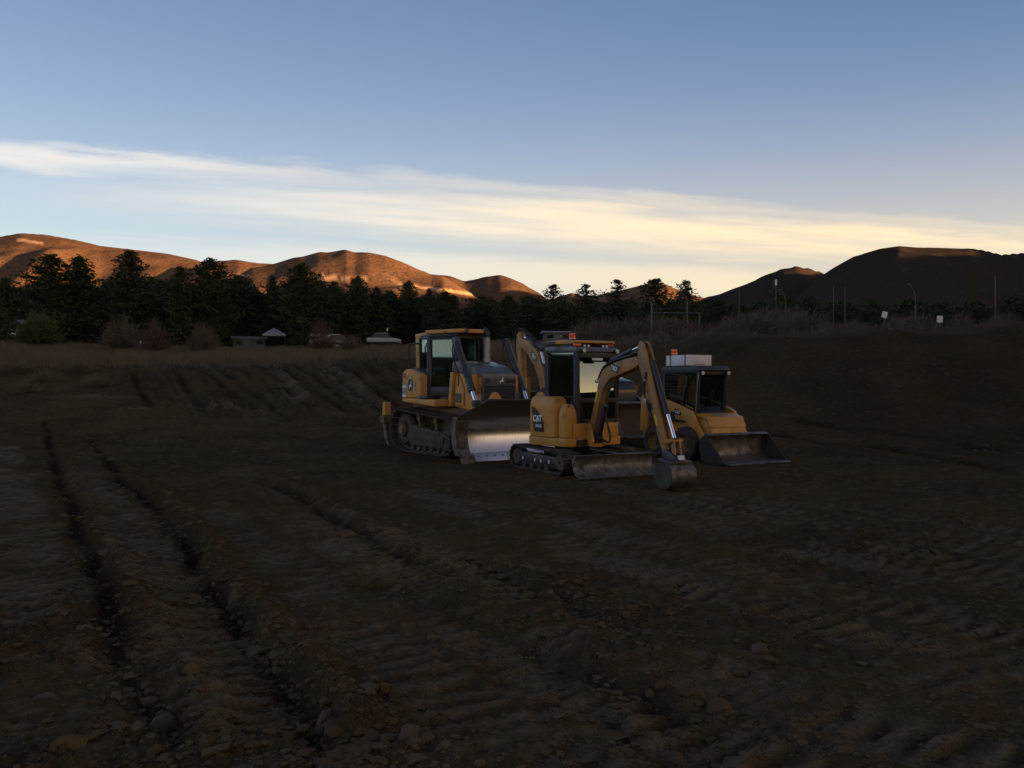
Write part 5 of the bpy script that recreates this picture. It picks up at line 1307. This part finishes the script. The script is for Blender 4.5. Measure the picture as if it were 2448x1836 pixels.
    for yy in (-.06, 0.0, .06):
        MB(B).tube(arc_path([(2.12, yb + yy, 2.25), (2.28, yb + yy, 2.31), (2.44, yb + yy, 2.29), (2.53, yb + yy, 2.15), (2.53, yb + yy, 1.96)], 6), .017, 8).build('hose_loop', Mt['charcoal'], bm_)
    lamp(E, B @ Vector((1.14, yb - .11, 1.80)), B.to_3x3() @ Vector((1, 0, .1)), .035)
    def bh(p0, p1, r, split, name, hose=None, rod_r=.55):
        return hydraulic(E, B @ Vector(p0), B @ Vector(p1), r, split, name, 'black_paint', rod_r, None)
    bh((1.00, yb, .70), (1.40, yb, 1.72), .055, .62, 'boom_cylinder')
    MB(B).tube(arc_path([(1.0, yb + .10, .66), (1.10, yb + .16, .62), (1.20, yb + .14, .72), (1.24, yb + .06, .95), (1.22, yb, 1.2)], 5), .02, 8).build('hose', Mt['rubber'], E)
    bh((1.50, yb, 2.20), (2.52, yb, 2.44), .045, .62, 'stick_cylinder')
    B2 = B @ Matrix(((1, 0, -.10, .23), (0, 1, 0, 0), (0, 0, 1, 0), (0, 0, 0, 1)))      # the stick reaches out a little
    stick = [(2.40, 2.16), (2.45, 2.44), (2.51, 2.51), (2.60, 2.49), (2.68, 2.32), (2.86, 1.70), (3.10, .80), (3.16, .58), (3.08, .54), (2.98, .60), (2.78, 1.10), (2.56, 1.75)]
    st = MB(B2)
    st.prism(stick, yb - .075, yb - .045).prism(stick, yb + .045, yb + .075)
    st.prism([(2.47, 2.30), (2.52, 2.32), (2.80, 1.60), (3.06, .72), (3.0, .70), (2.74, 1.30), (2.52, 1.85)], yb - .045, yb + .045)
    so = st.build('stick', Mt['old_yellow'], E, .006)
    for sg in (-1, 1):
        flat('warning_sticker', rrect(.06, .20, .008), Mt['decal_yellow'], so, frame_matrix((2.86, yb + sg * .078, 1.12), (1 if sg < 0 else -1, 0, .28 if sg < 0 else -.28), (-.28, 0, 1), B2))
        flat('decal', rrect(.10, .12, .01), Mt['decal_black'], so, frame_matrix((2.72, yb + sg * .078, 1.36), (1 if sg < 0 else -1, 0, .28 if sg < 0 else -.28), (-.28, 0, 1), B2))
    bh((2.778, yb, 2.12), (3.41, yb, .80), .05, .66, 'bucket_cylinder', None, .62)
    MB(B2).tube(arc_path([(2.66, yb - .085, 1.95), (2.60, yb - .11, 1.65), (2.68, yb - .10, 1.35), (2.84, yb - .09, 1.0)], 5), .02, 8).build('hose', Mt['rubber'], so)
    MB(B2).box(2.60, 2.66, yb - .13, yb - .08, 1.40, 1.50).box(2.62, 2.66, yb - .13, yb - .08, 1.80, 1.83).build('coupling_block', Mt['grey_pipe'], so, .006)
    lk = MB(B2)
    for sg in (-1, 1): lk.beam((3.05, yb + sg * .10, .76), (3.28, yb + sg * .10, .80), .03, .07).beam((3.28, yb + sg * .06, .80), (3.30, yb + sg * .06, .46), .04, .08)
    lk.cyl((3.28, yb - .13, .80), (3.28, yb + .13, .80), .035, None, 12)
    lk.build('bucket_link', Mt['old_yellow'], E, .008)
    MB(B2).prism([(3.0, .58), (3.10, .66), (3.36, .56), (3.40, .44), (3.28, .36), (3.02, .42)], yb - .11, yb + .11).build('coupler', Mt['black_paint'], E, .015)
    MB(B2).box(3.34, 3.42, yb - .05, yb + .05, .49, .56).build('coupler_tag', Mt['decal_white'], E)
    # bucket, curled with its rounded back down
    bo_ = [(3.36, .42), (3.45, .33), (3.47, .22), (3.43, .11), (3.34, .035), (3.22, .0), (3.10, .02), (3.01, .08), (2.95, .18), (2.92, .30)]
    bi_ = [(2.94, .30), (2.97, .19), (3.03, .10), (3.11, .045), (3.22, .025), (3.33, .058), (3.41, .125), (3.445, .22), (3.425, .32), (3.35, .39)]
    bk = MB(B2).prism(bo_ + bi_, yb - .25, yb + .25).build('bucket', Mt['worn_steel'], E)
    for sg in (-1, 1):
        MB(B2).prism([(x * .985 + .048, z * .97 + .006) for x, z in bo_] + [(3.05, .42)], yb + sg * .25 - .008, yb + sg * .25 + .008).build('bucket_side', Mt['dark_steel'], bk)
    MB(B2).prism([(3.10, .38), (3.38, .40), (3.38, .47), (3.06, .50)], yb - .23, yb + .23).build('bucket_top', Mt['black_paint'], bk, .01)
    for k in range(4):
        y = yb - .20 + k * .1333
        MB(B2).prism([(2.905, .24), (2.965, .24), (2.955, .38), (2.93, .42), (2.91, .38)], y - .03, y + .03).build('tooth', Mt['worn_steel'], bk)
    # steps, railings, hand hold
    MB(U).tube([(.70, -.70, 1.30), (.74, -.60, 1.45), (.72, -.48, 1.52)], .014, 8).build('hand_hold', Mt['black_paint'], E)
    return E

# ------------------------------------------------------------------ skid steer loader
def wheel(parent, c, r, w, rim_r, out, name='wheel', lugs=20):
    c = Vector(c)
    W_ = MB().lathe([(rim_r, -w * .5), (rim_r + .04, -w * .5), (r * .93, -w * .46), (r * .97, -w * .36), (r * .97, w * .36), (r * .93, w * .46), (rim_r + .04, w * .5), (rim_r, w * .5)], c, 'y', 36)
    for i in range(lugs):
        for sg, ph in ((-1, 0), (1, .5)):
            a = 2 * math.pi * (i + ph) / lugs; da = 2 * math.pi / lugs * .30; sk = .16 * sg
            vs = []
            for rr in (r * .95, r * 1.0):
                for (yy, aa) in ((sg * w * .02, a), (sg * w * .02, a + da), (sg * w * .47, a + da + sk), (sg * w * .47, a + sk)):
                    vs.append(c + Vector((rr * math.cos(aa), yy, rr * math.sin(aa))))
            W_.add(vs, [(0, 1, 2, 3), (7, 6, 5, 4), (0, 4, 5, 1), (1, 5, 6, 2), (2, 6, 7, 3), (3, 7, 4, 0)])
    o = empty(name, (0, 0, 0)); o.parent = parent
    W_.build('tyre', Mt['rubber'], o, smooth=30)
    d = w * .5 * out
    MB().lathe([(.01, d * .30), (rim_r * .55, d * .30), (rim_r * .62, d * .15), (rim_r * .9, d * .2), (rim_r * .96, d * .9), (rim_r * 1.0, d * .9), (rim_r * 1.0, -d * .9), (.01, -d * .9)], c, 'y', 30).build('rim', Mt['old_yellow'], o)
    hb = MB().lathe([(.01, d * .32), (rim_r * .3, d * .32), (rim_r * .3, d * .55), (.01, d * .55)], c, 'y', 16).build('hub', Mt['dirty_yellow'], o)
    for k in range(8):
        a = k * math.pi / 4; q = c + Vector((rim_r * .43 * math.cos(a), d * .30, rim_r * .43 * math.sin(a)))
        MB().cyl(q, q + Vector((0, d * .12, 0)), .016, .016, 6).build('wheel_nut', Mt['dark_steel'], o)
    return o
def skid_steer(loc, a):
    S = empty('skid_steer', loc, heading(a))
    tag(S, 'yellow skid steer loader with open black cab and grey bucket lowered to the dirt', 'skid steer')
    for x in (-.52, .54):
        for sd in (-1, 1): wheel(S, (x, sd * .70, .385), .39, .30, .21, sd)
    # body
    MB().prism([(-1.05, .30), (.95, .28), (1.10, .42), (1.12, .62), (.98, .98), (.62, 1.06), (.40, .84), (-1.05, .84)], -.52, .52).build('body', Mt['yellow'], S, .03, 3)
    MB().prism([(-1.30, .42), (-.45, .42), (-.45, 1.30), (-.62, 1.42), (-1.25, 1.36)], -.55, .55).build('engine_bay', Mt['yellow'], S, .04, 3)
    nose = MB().prism([(.64, 1.07), (1.0, .995), (1.10, .76), (1.06, .76), (.96, .95), (.64, 1.0)], -.56, .56).build('front_cowl', Mt['yellow'], S, .012)
    for sd in (-1, 1):
        MB().prism([(.60, .92), (1.0, .90), (1.15, .56), (1.12, .34), (.96, .34), (.70, .60)], sd * .50 - .06, sd * .50 + .06).build('cowl_cheek', Mt['yellow'], S, .02)
    MB().box(1.02, 1.14, -.42, .42, .30, .56).build('front_plate', Mt['old_yellow'], S, .02)
    Mp = frame_matrix((.82, 0.02, 1.040), (0, 1, 0), (-.97, 0, .2))
    pl = flat('name_plate', rrect(.36, .10, .01), Mt['decal_grey'], nose, Mp)
    MB().box(.95, 1.03, -.12, .12, .90, .93).build('latch', Mt['dirty_yellow'], nose, .008)
    # lift arms: rear tower, long sloping arm, bent down nose
    for sd in (-1, 1):
        y = sd * .66
        arm = [(-1.15, 1.38), (-1.08, 1.52), (-.90, 1.55), (.40, 1.20), (.62, 1.12), (.98, .62), (1.10, .30), (1.05, .22), (.92, .22), (.86, .34), (.62, .76), (.42, .90), (.10, .93), (.0, 1.06), (-.95, 1.30)]
        o = MB().prism(arm, y - .055, y + .055).build('lift_arm', Mt['yellow'], S, .02, 2)
        Ma = frame_matrix((.20, y + sd * .058, 1.09), (1 if sd < 0 else -1, 0, -.26 if sd < 0 else .26), (.26, 0, .97))
        dd = flat('decal', [(-.13, .06), (.06, .06), (.13, .0), (.10, -.06), (-.08, -.06)], Mt['decal_black'], o, Ma)
        logo_cat(dd, Ma, .09, True, 0, .007)
        Mw = frame_matrix((-.45, y + sd * .058, 1.33), (1 if sd < 0 else -1, 0, -.26 if sd < 0 else .26), (.26, 0, .97))
        text('lettering', '216', Mt['decal_yellow'], o, Mw, .12, .004, .002)
        flat('decal_stripe', [(-.36, -.03), (.30, -.14), (.30, -.17), (-.36, -.13)], Mt['decal_red'], o, Mw)
        MB().prism([(-1.22, .60), (-.92, .60), (-.95, 1.40), (-1.15, 1.46)], y - .05, y + .05).build('rear_upright', Mt['yellow'], S, .02)
        hydraulic(S, (-.75, y, .90), (.30, y, .92), .045, .55, 'lift_cylinder', 'charcoal')
        hydraulic(S, (.72, y - sd * .16, .86), (1.18, y - sd * .16, .42), .04, .6, 'tilt_cylinder', 'charcoal')
    MB().beam((1.02, -.62, .40), (1.02, .62, .40), .09, .12).build('arm_cross_tube', Mt['old_yellow'], S, .01)
    MB().box(-.72, .10, -.725, -.715, .93, 1.10).build('vent_panel', Mt['black_paint'], S)
    # cab cage
    Z1 = 2.10
    cg = MB().prism([(-.66, 1.98), (.62, 1.99), (.68, 2.07), (.60, 2.16), (-.66, 2.16)], -.48, .48).build('cab_roof', Mt['black_paint'], S, .02)
    MB().box(.60, .645, -.42, .42, 1.96, 2.04).build('roof_lip', Mt['black_paint'], cg, .01)
    for sd in (-1, 1):
        MB().tube([(.50, sd * .43, 1.02), (.56, sd * .43, 1.6), (.60, sd * .43, 2.08)], .045, 10).build('front_post', Mt['black_paint'], S)
        MB().tube([(.52, sd * .46, 1.05), (.58, sd * .46, 1.7), (.62, sd * .46, 2.0)], .012, 8).build('conduit', Mt['grey_pipe'], S)
        for x in (.515, .545, .575):
            MB().cyl((x, sd * .465, 1.30 + (x - .515) * 9), (x + .004, sd * .465, 1.34 + (x - .515) * 9), .017, .017, 8).build('cable_clip', Mt['black_paint'], S)
        MB().beam((-.55, sd * .43, 1.0), (-.58, sd * .43, 2.06), .10, .06, (1, 0, 0)).build('rear_post', Mt['black_paint'], S, .01)
        MB().tube(arc_path([(-.5, sd * .44, 1.98), (-.1, sd * .44, 1.96), (.22, sd * .44, 1.88), (.10, sd * .44, 1.5), (.02, sd * .44, 1.1)], 5), .026, 8).build('side_brace', Mt['black_paint'], S)
        MB().prism([(-.54, 1.05), (.48, 1.05), (.56, 1.98), (-.56, 1.98)], sd * .415 - .003, sd * .415 + .003).build('side_pane', Mt['tinted_glass'], S)
        g = MB().box(-.55, .42, sd * .44 - .012, sd * .44 + .012, 1.0, 1.06).build('side_screen', Mt['black_paint'], S)
        for k in range(11):
            z = 1.14 + k * .078
            MB().beam((-.54, sd * .44, z), (.12 + .02 * k, sd * .44, z), .012, .010).build('screen_bar', Mt['black_paint'], g)
        lamp(S, (.70, sd * .40, 2.00), (1, 0, -.1), .055)
    rw = MB().box(-.60, -.58, -.40, .40, 1.35, 1.42).build('rear_screen', Mt['black_paint'], S)
    for k in range(9): MB().beam((-.59, -.40, 1.46 + k * .065), (-.59, .40, 1.46 + k * .065), .012, .012).build('screen_bar', Mt['black_paint'], rw)
    seat(S, -.18, 0, 1.16, .46)
    MB().prism([(.30, .98), (.60, 1.02), (.60, 1.08), (.42, 1.22), (.30, 1.20)], -.38, .38).build('foot_well', Mt['black_paint'], S, .02)
    for sd in (-1, 1):
        MB().cyl((.22, sd * .26, 1.05), (.30, sd * .26, 1.48), .016, .016, 8).cyl((.30, sd * .26, 1.46), (.32, sd * .26, 1.58), .028, .024, 8).build('control_lever', Mt['black_paint'], S)
        MB().tube([(.34, sd * .60, 1.26), (.62, sd * .62, 1.17)], .014, 8).build('hand_rail', Mt['old_yellow'], S)
    b = beacon(S, (-.52, -.20, 2.42), .075, .17)
    MB().cyl((-.52, -.20, 2.16), (-.52, -.20, 2.42), .022, .022, 8).build('beacon_stem', Mt['black_paint'], b)
    # bucket
    W2 = .93
    pr = [(2.02, .03), (1.36, .05), (1.24, .14), (1.20, .30), (1.24, .50), (1.36, .60), (1.33, .625), (1.20, .53), (1.16, .30), (1.21, .11), (1.34, .01), (2.0, .0)]
    bk = MB().prism(pr, -W2, W2).build('bucket', Mt['worn_steel'], S, .003, 1)
    for sd in (-1, 1):
        MB().prism([(2.00, .005), (1.34, .005), (1.22, .10), (1.17, .30), (1.21, .54), (1.34, .62), (1.40, .60)], sd * W2 - .012 * (1 - sd), sd * W2 + .012 * (1 + sd)).build('bucket_side', Mt['dark_steel'], bk, .003, 1)
    MB().prism([(2.10, .012), (1.92, .036), (1.92, .048), (2.10, .022)], -W2, W2).build('cutting_edge', Mt['worn_steel'], bk)
    MB().prism([(1.30, .628), (1.42, .60), (1.43, .615), (1.31, .65)], -W2, W2).build('bucket_rim', Mt['worn_steel'], bk, .004, 1)
    MB().box(1.06, 1.165, -.50, .50, .12, .48).build('quick_coupler', Mt['dark_steel'], S, .01)
    return S
def roof_box(loc, a):
    X = empty('storage_box', loc, heading(a))
    tag(X, 'long white metal box with two brown seams riding on the skid steer roof', 'box')
    MB().box(-.52, .30, -.46, .24, .015, .265).build('shell', Mt['white_paint'], X, .012)
    for x in (-.36, .16): MB().box(x - .02, x + .02, -.464, .244, .010, .269).build('seam', Mt['rust_strap'], X)
    MB().box(-.5, .28, -.42, -.34, 0.0, .015).build('runner', Mt['black_paint'], X)
    pl = MB().box(.28, .315, -.28, .02, .0, .055).build('name_plate', Mt['decal_grey'], X, .006)
    return X

# ------------------------------------------------------------------ backhoe loader
def backhoe(loc, a):
    K = empty('backhoe_loader', loc, heading(a))
    tag(K, 'yellow backhoe loader half hidden behind the compact excavator, amber beacon on its roof', 'backhoe loader')
    for sd in (-1, 1):
        wheel(K, (-.45, sd * .82, .70), .70, .46, .36, sd, lugs=18)
        wheel(K, (1.75, sd * .72, .46), .46, .30, .24, sd, lugs=18)
    MB().box(-1.3, 2.3, -.40, .40, .50, .90).build('chassis', Mt['dirty_yellow'], K, .02)
    MB().prism([(.72, .85), (2.30, .80), (2.34, 1.30), (2.18, 1.50), (.72, 1.72)], -.44, .44).build('engine_cover', Mt['old_yellow'], K, .03, 3)
    hd = MB().prism([(.70, 1.74), (1.35, 1.78), (2.14, 1.60), (2.30, 1.36), (2.34, 1.20), (2.16, 1.44), (.70, 1.68)], -.47, .47).build('hood', Mt['decal_black'], K, .03, 3)
    Mh = frame_matrix((1.86, 0.0, 1.687), (0, 1, 0), (-.975, 0, .222))
    logo_cat(hd, Mh, .40, False, 0, .006)
    g = MB().box(2.325, 2.36, -.42, .42, .80, 1.28).build('grille', Mt['decal_black'], K, .01)
    for k in range(8): MB().box(2.355, 2.375, -.40, .40, .84 + k * .055, .855 + k * .055).build('grille_slat', Mt['charcoal'], g)
    for sd in (-1, 1):
        MB().cyl((2.20, sd * .50, 1.42), (2.27, sd * .50, 1.40), .06, .065, 14).build('headlight', Mt['beacon_orange'] if 0 else Mt['old_yellow'], K)
        y = sd * .60
        arm = [(.62, 1.52), (.75, 1.62), (1.0, 1.60), (2.30, 1.10), (2.62, .92), (2.95, .42), (2.90, .30), (2.76, .30), (2.52, .72), (2.20, .92), (.72, 1.30)]
        MB().prism(arm, y - .06, y + .06).build('loader_arm', Mt['old_yellow'], K, .015)
        hydraulic(K, (.9, y, 1.0), (2.2, y, .86), .05, .55, 'lift_cylinder', 'charcoal')
        hydraulic(K, (1.5, y - sd * .12, 1.42), (2.98, y - sd * .12, .86), .045, .6, 'tilt_cylinder', 'charcoal')
    MB().beam((2.60, -.6, .80), (2.60, .6, .80), .12, .16).build('loader_cross_beam', Mt['old_yellow'], K, .01)
    # loader bucket, mouth forward
    W2 = 1.12
    pr = [(3.86, .10), (3.30, .10), (3.10, .20), (3.02, .45), (3.06, .78), (3.22, .98), (3.18, 1.01), (3.00, .82), (2.96, .45), (3.05, .15), (3.27, .05), (3.86, .06)]
    bk = MB().prism(pr, -W2, W2).build('loader_bucket', Mt['muddy_steel'], K, .003, 1)
    for sd in (-1, 1):
        MB().prism([(3.80, .06), (3.26, .06), (3.06, .16), (2.97, .45), (3.01, .80), (3.18, 1.0), (3.34, .94)], sd * W2 - .015 * (1 - sd), sd * W2 + .015 * (1 + sd)).build('bucket_side', Mt['dirty_yellow'], bk, .004, 1)
    MB().prism([(3.98, .07), (3.78, .11), (3.78, .13), (3.98, .085)], -W2, W2).build('cutting_edge', Mt['worn_steel'], bk)
    MB().prism([(3.16, 1.0), (3.30, .96), (3.31, .985), (3.17, 1.035)], -W2, W2).build('bucket_rim', Mt['worn_steel'], bk)
    # cab
    X0, X1, Yh, Z0, Z1 = -.80, .66, .66, 1.05, 2.72
    MB().box(X0, X1, -Yh, Yh, .86, 1.10).build('cab_floor', Mt['old_yellow'], K, .02)
    def win(A, B, z0, z1, name, g='clear_glass', wb=None):
        fr, gl = panel(A, B, z0, z1, .06, .07, None, 0.0, wb); f = fr.build(name, Mt['black_paint'], K, .01); gl.build('pane', Mt[g], f)
    win((X0, -Yh), (-.10, -Yh), 1.10, Z1, 'rear_quarter_window'); win((-.095, -Yh), (X1, -Yh), 1.10, Z1, 'door')
    win((X1, Yh), (-.095, Yh), 1.10, Z1, 'door'); win((-.10, Yh), (X0, Yh), 1.10, Z1, 'rear_quarter_window')
    win((X1, -Yh + .04), (X1, Yh - .04), 1.55, Z1, 'windshield'); win((X0, Yh - .04), (X0, -Yh + .04), 1.2, Z1, 'rear_window')
    MB().prism([(-.98, 2.75), (.78, 2.735), (.90, 2.77), (.86, 2.83), (.2, 2.88), (-.96, 2.85)], -.76, .76).build('roof', Mt['yellow'], K, .03, 3)
    MB().box(-1.0, -.2, -.785, -.765, 2.75, 2.84).build('roof_trim', Mt['black_paint'], K)
    for y in (-.62, .62): MB().box(.79, .85, y - .13, y + .13, 2.66, 2.74).build('marker_light', Mt['decal_red'] if y > 0 else Mt['beacon_orange'], K, .01)
    for y in (-.40, -.26, .28, .42): lamp(K, (.90, y, 2.67), (1, 0, -.1), .055)
    beacon(K, (.35, -.48, 2.86), .10, .22)
    seat(K, -.1, 0, 1.42)
    MB().box(.30, .55, -.22, .22, 1.10, 1.62).tube([(.40, -.2, 1.75), (.35, -.1, 1.78), (.33, 0, 1.79), (.35, .1, 1.78), (.40, .2, 1.75)], .018, 8).build('steering_console', Mt['black_paint'], K, .01)
    # rear digging arm, folded up
    yb = -.05
    MB().box(-1.55, -1.25, -.95, .95, .45, .85).build('stabiliser_frame', Mt['dirty_yellow'], K, .02)
    for sd in (-1, 1): MB().beam((-1.42, sd * .98, .55), (-1.42, sd * 1.02, 1.75), .12, .12).build('stabiliser_leg', Mt['old_yellow'], K, .01)
    MB().prism([(-1.55, .60), (-1.95, .60), (-2.0, 1.15), (-1.75, 1.25), (-1.5, 1.05)], yb - .2, yb + .2).build('swing_casting', Mt['old_yellow'], K, .02)
    bm = [(-1.70, 1.05), (-1.92, 1.10), (-2.10, 1.60), (-2.42, 2.16), (-2.86, 2.56), (-3.36, 2.82), (-3.44, 2.98), (-3.30, 3.10), (-2.75, 2.98), (-2.22, 2.62), (-1.86, 2.05), (-1.64, 1.35)]
    bo = MB().prism(bm, yb - .13, yb + .13).build('boom', Mt['old_yellow'], K, .02)
    Mb = frame_matrix((-2.40, yb - .134, 2.45), (.72, 0, -.69), (.69, 0, .72))
    dd = flat('decal', [(-.22, .10), (.20, .10), (.27, .02), (.20, -.09), (-.20, -.09)], Mt['decal_black'], bo, Mb); logo_cat(dd, Mb, .16, True, 0, .007)
    sk = MB().prism([(-3.30, 3.25), (-3.46, 3.36), (-3.62, 3.24), (-3.66, 2.8), (-3.46, 1.7), (-3.34, 1.15), (-3.20, 1.15), (-3.24, 2.0), (-3.32, 2.8)], yb - .10, yb + .10).build('stick', Mt['old_yellow'], K, .015)
    hydraulic(K, (-2.1, yb, 2.72), (-3.40, yb, 3.22), .065, .72, 'stick_cylinder', 'charcoal')
    hydraulic(K, (-1.60, yb, 1.4), (-2.20, yb, 2.66), .07, .6, 'boom_cylinder', 'charcoal')
    for yy in (-.08, .0, .08):
        MB().tube(arc_path([(-2.2, yb + yy, 2.70), (-2.8, yb + yy, 3.14), (-3.2, yb + yy, 3.34), (-3.5, yb + yy, 3.46), (-3.72, yb + yy, 3.26), (-3.74, yb + yy, 2.8)], 5), .022, 8).build('hose', Mt['rubber'], bo)
    hb = MB().prism(circle2(-3.06, .92, .36, 60, 250, 12) + [(-3.29, .55), (-2.96, 1.20)], yb - .32, yb + .32).build('hoe_bucket', Mt['dark_steel'], K, .01)
    return K
# ------------------------------------------------------------------ place the machines
def on_ground(x, y): return (x, y, HGT(x, y))
bulldozer(on_ground(-1.33, 21.5), 35)
mini_excavator(on_ground(1.23, 17.07), 28)
skid_steer(on_ground(4.38, 20.0), 30)
_sx = Vector((4.38, 20.0, HGT(4.38, 20.0) + 2.163))
roof_box(_sx, 30)
backhoe(on_ground(2.1, 26.3), 30)
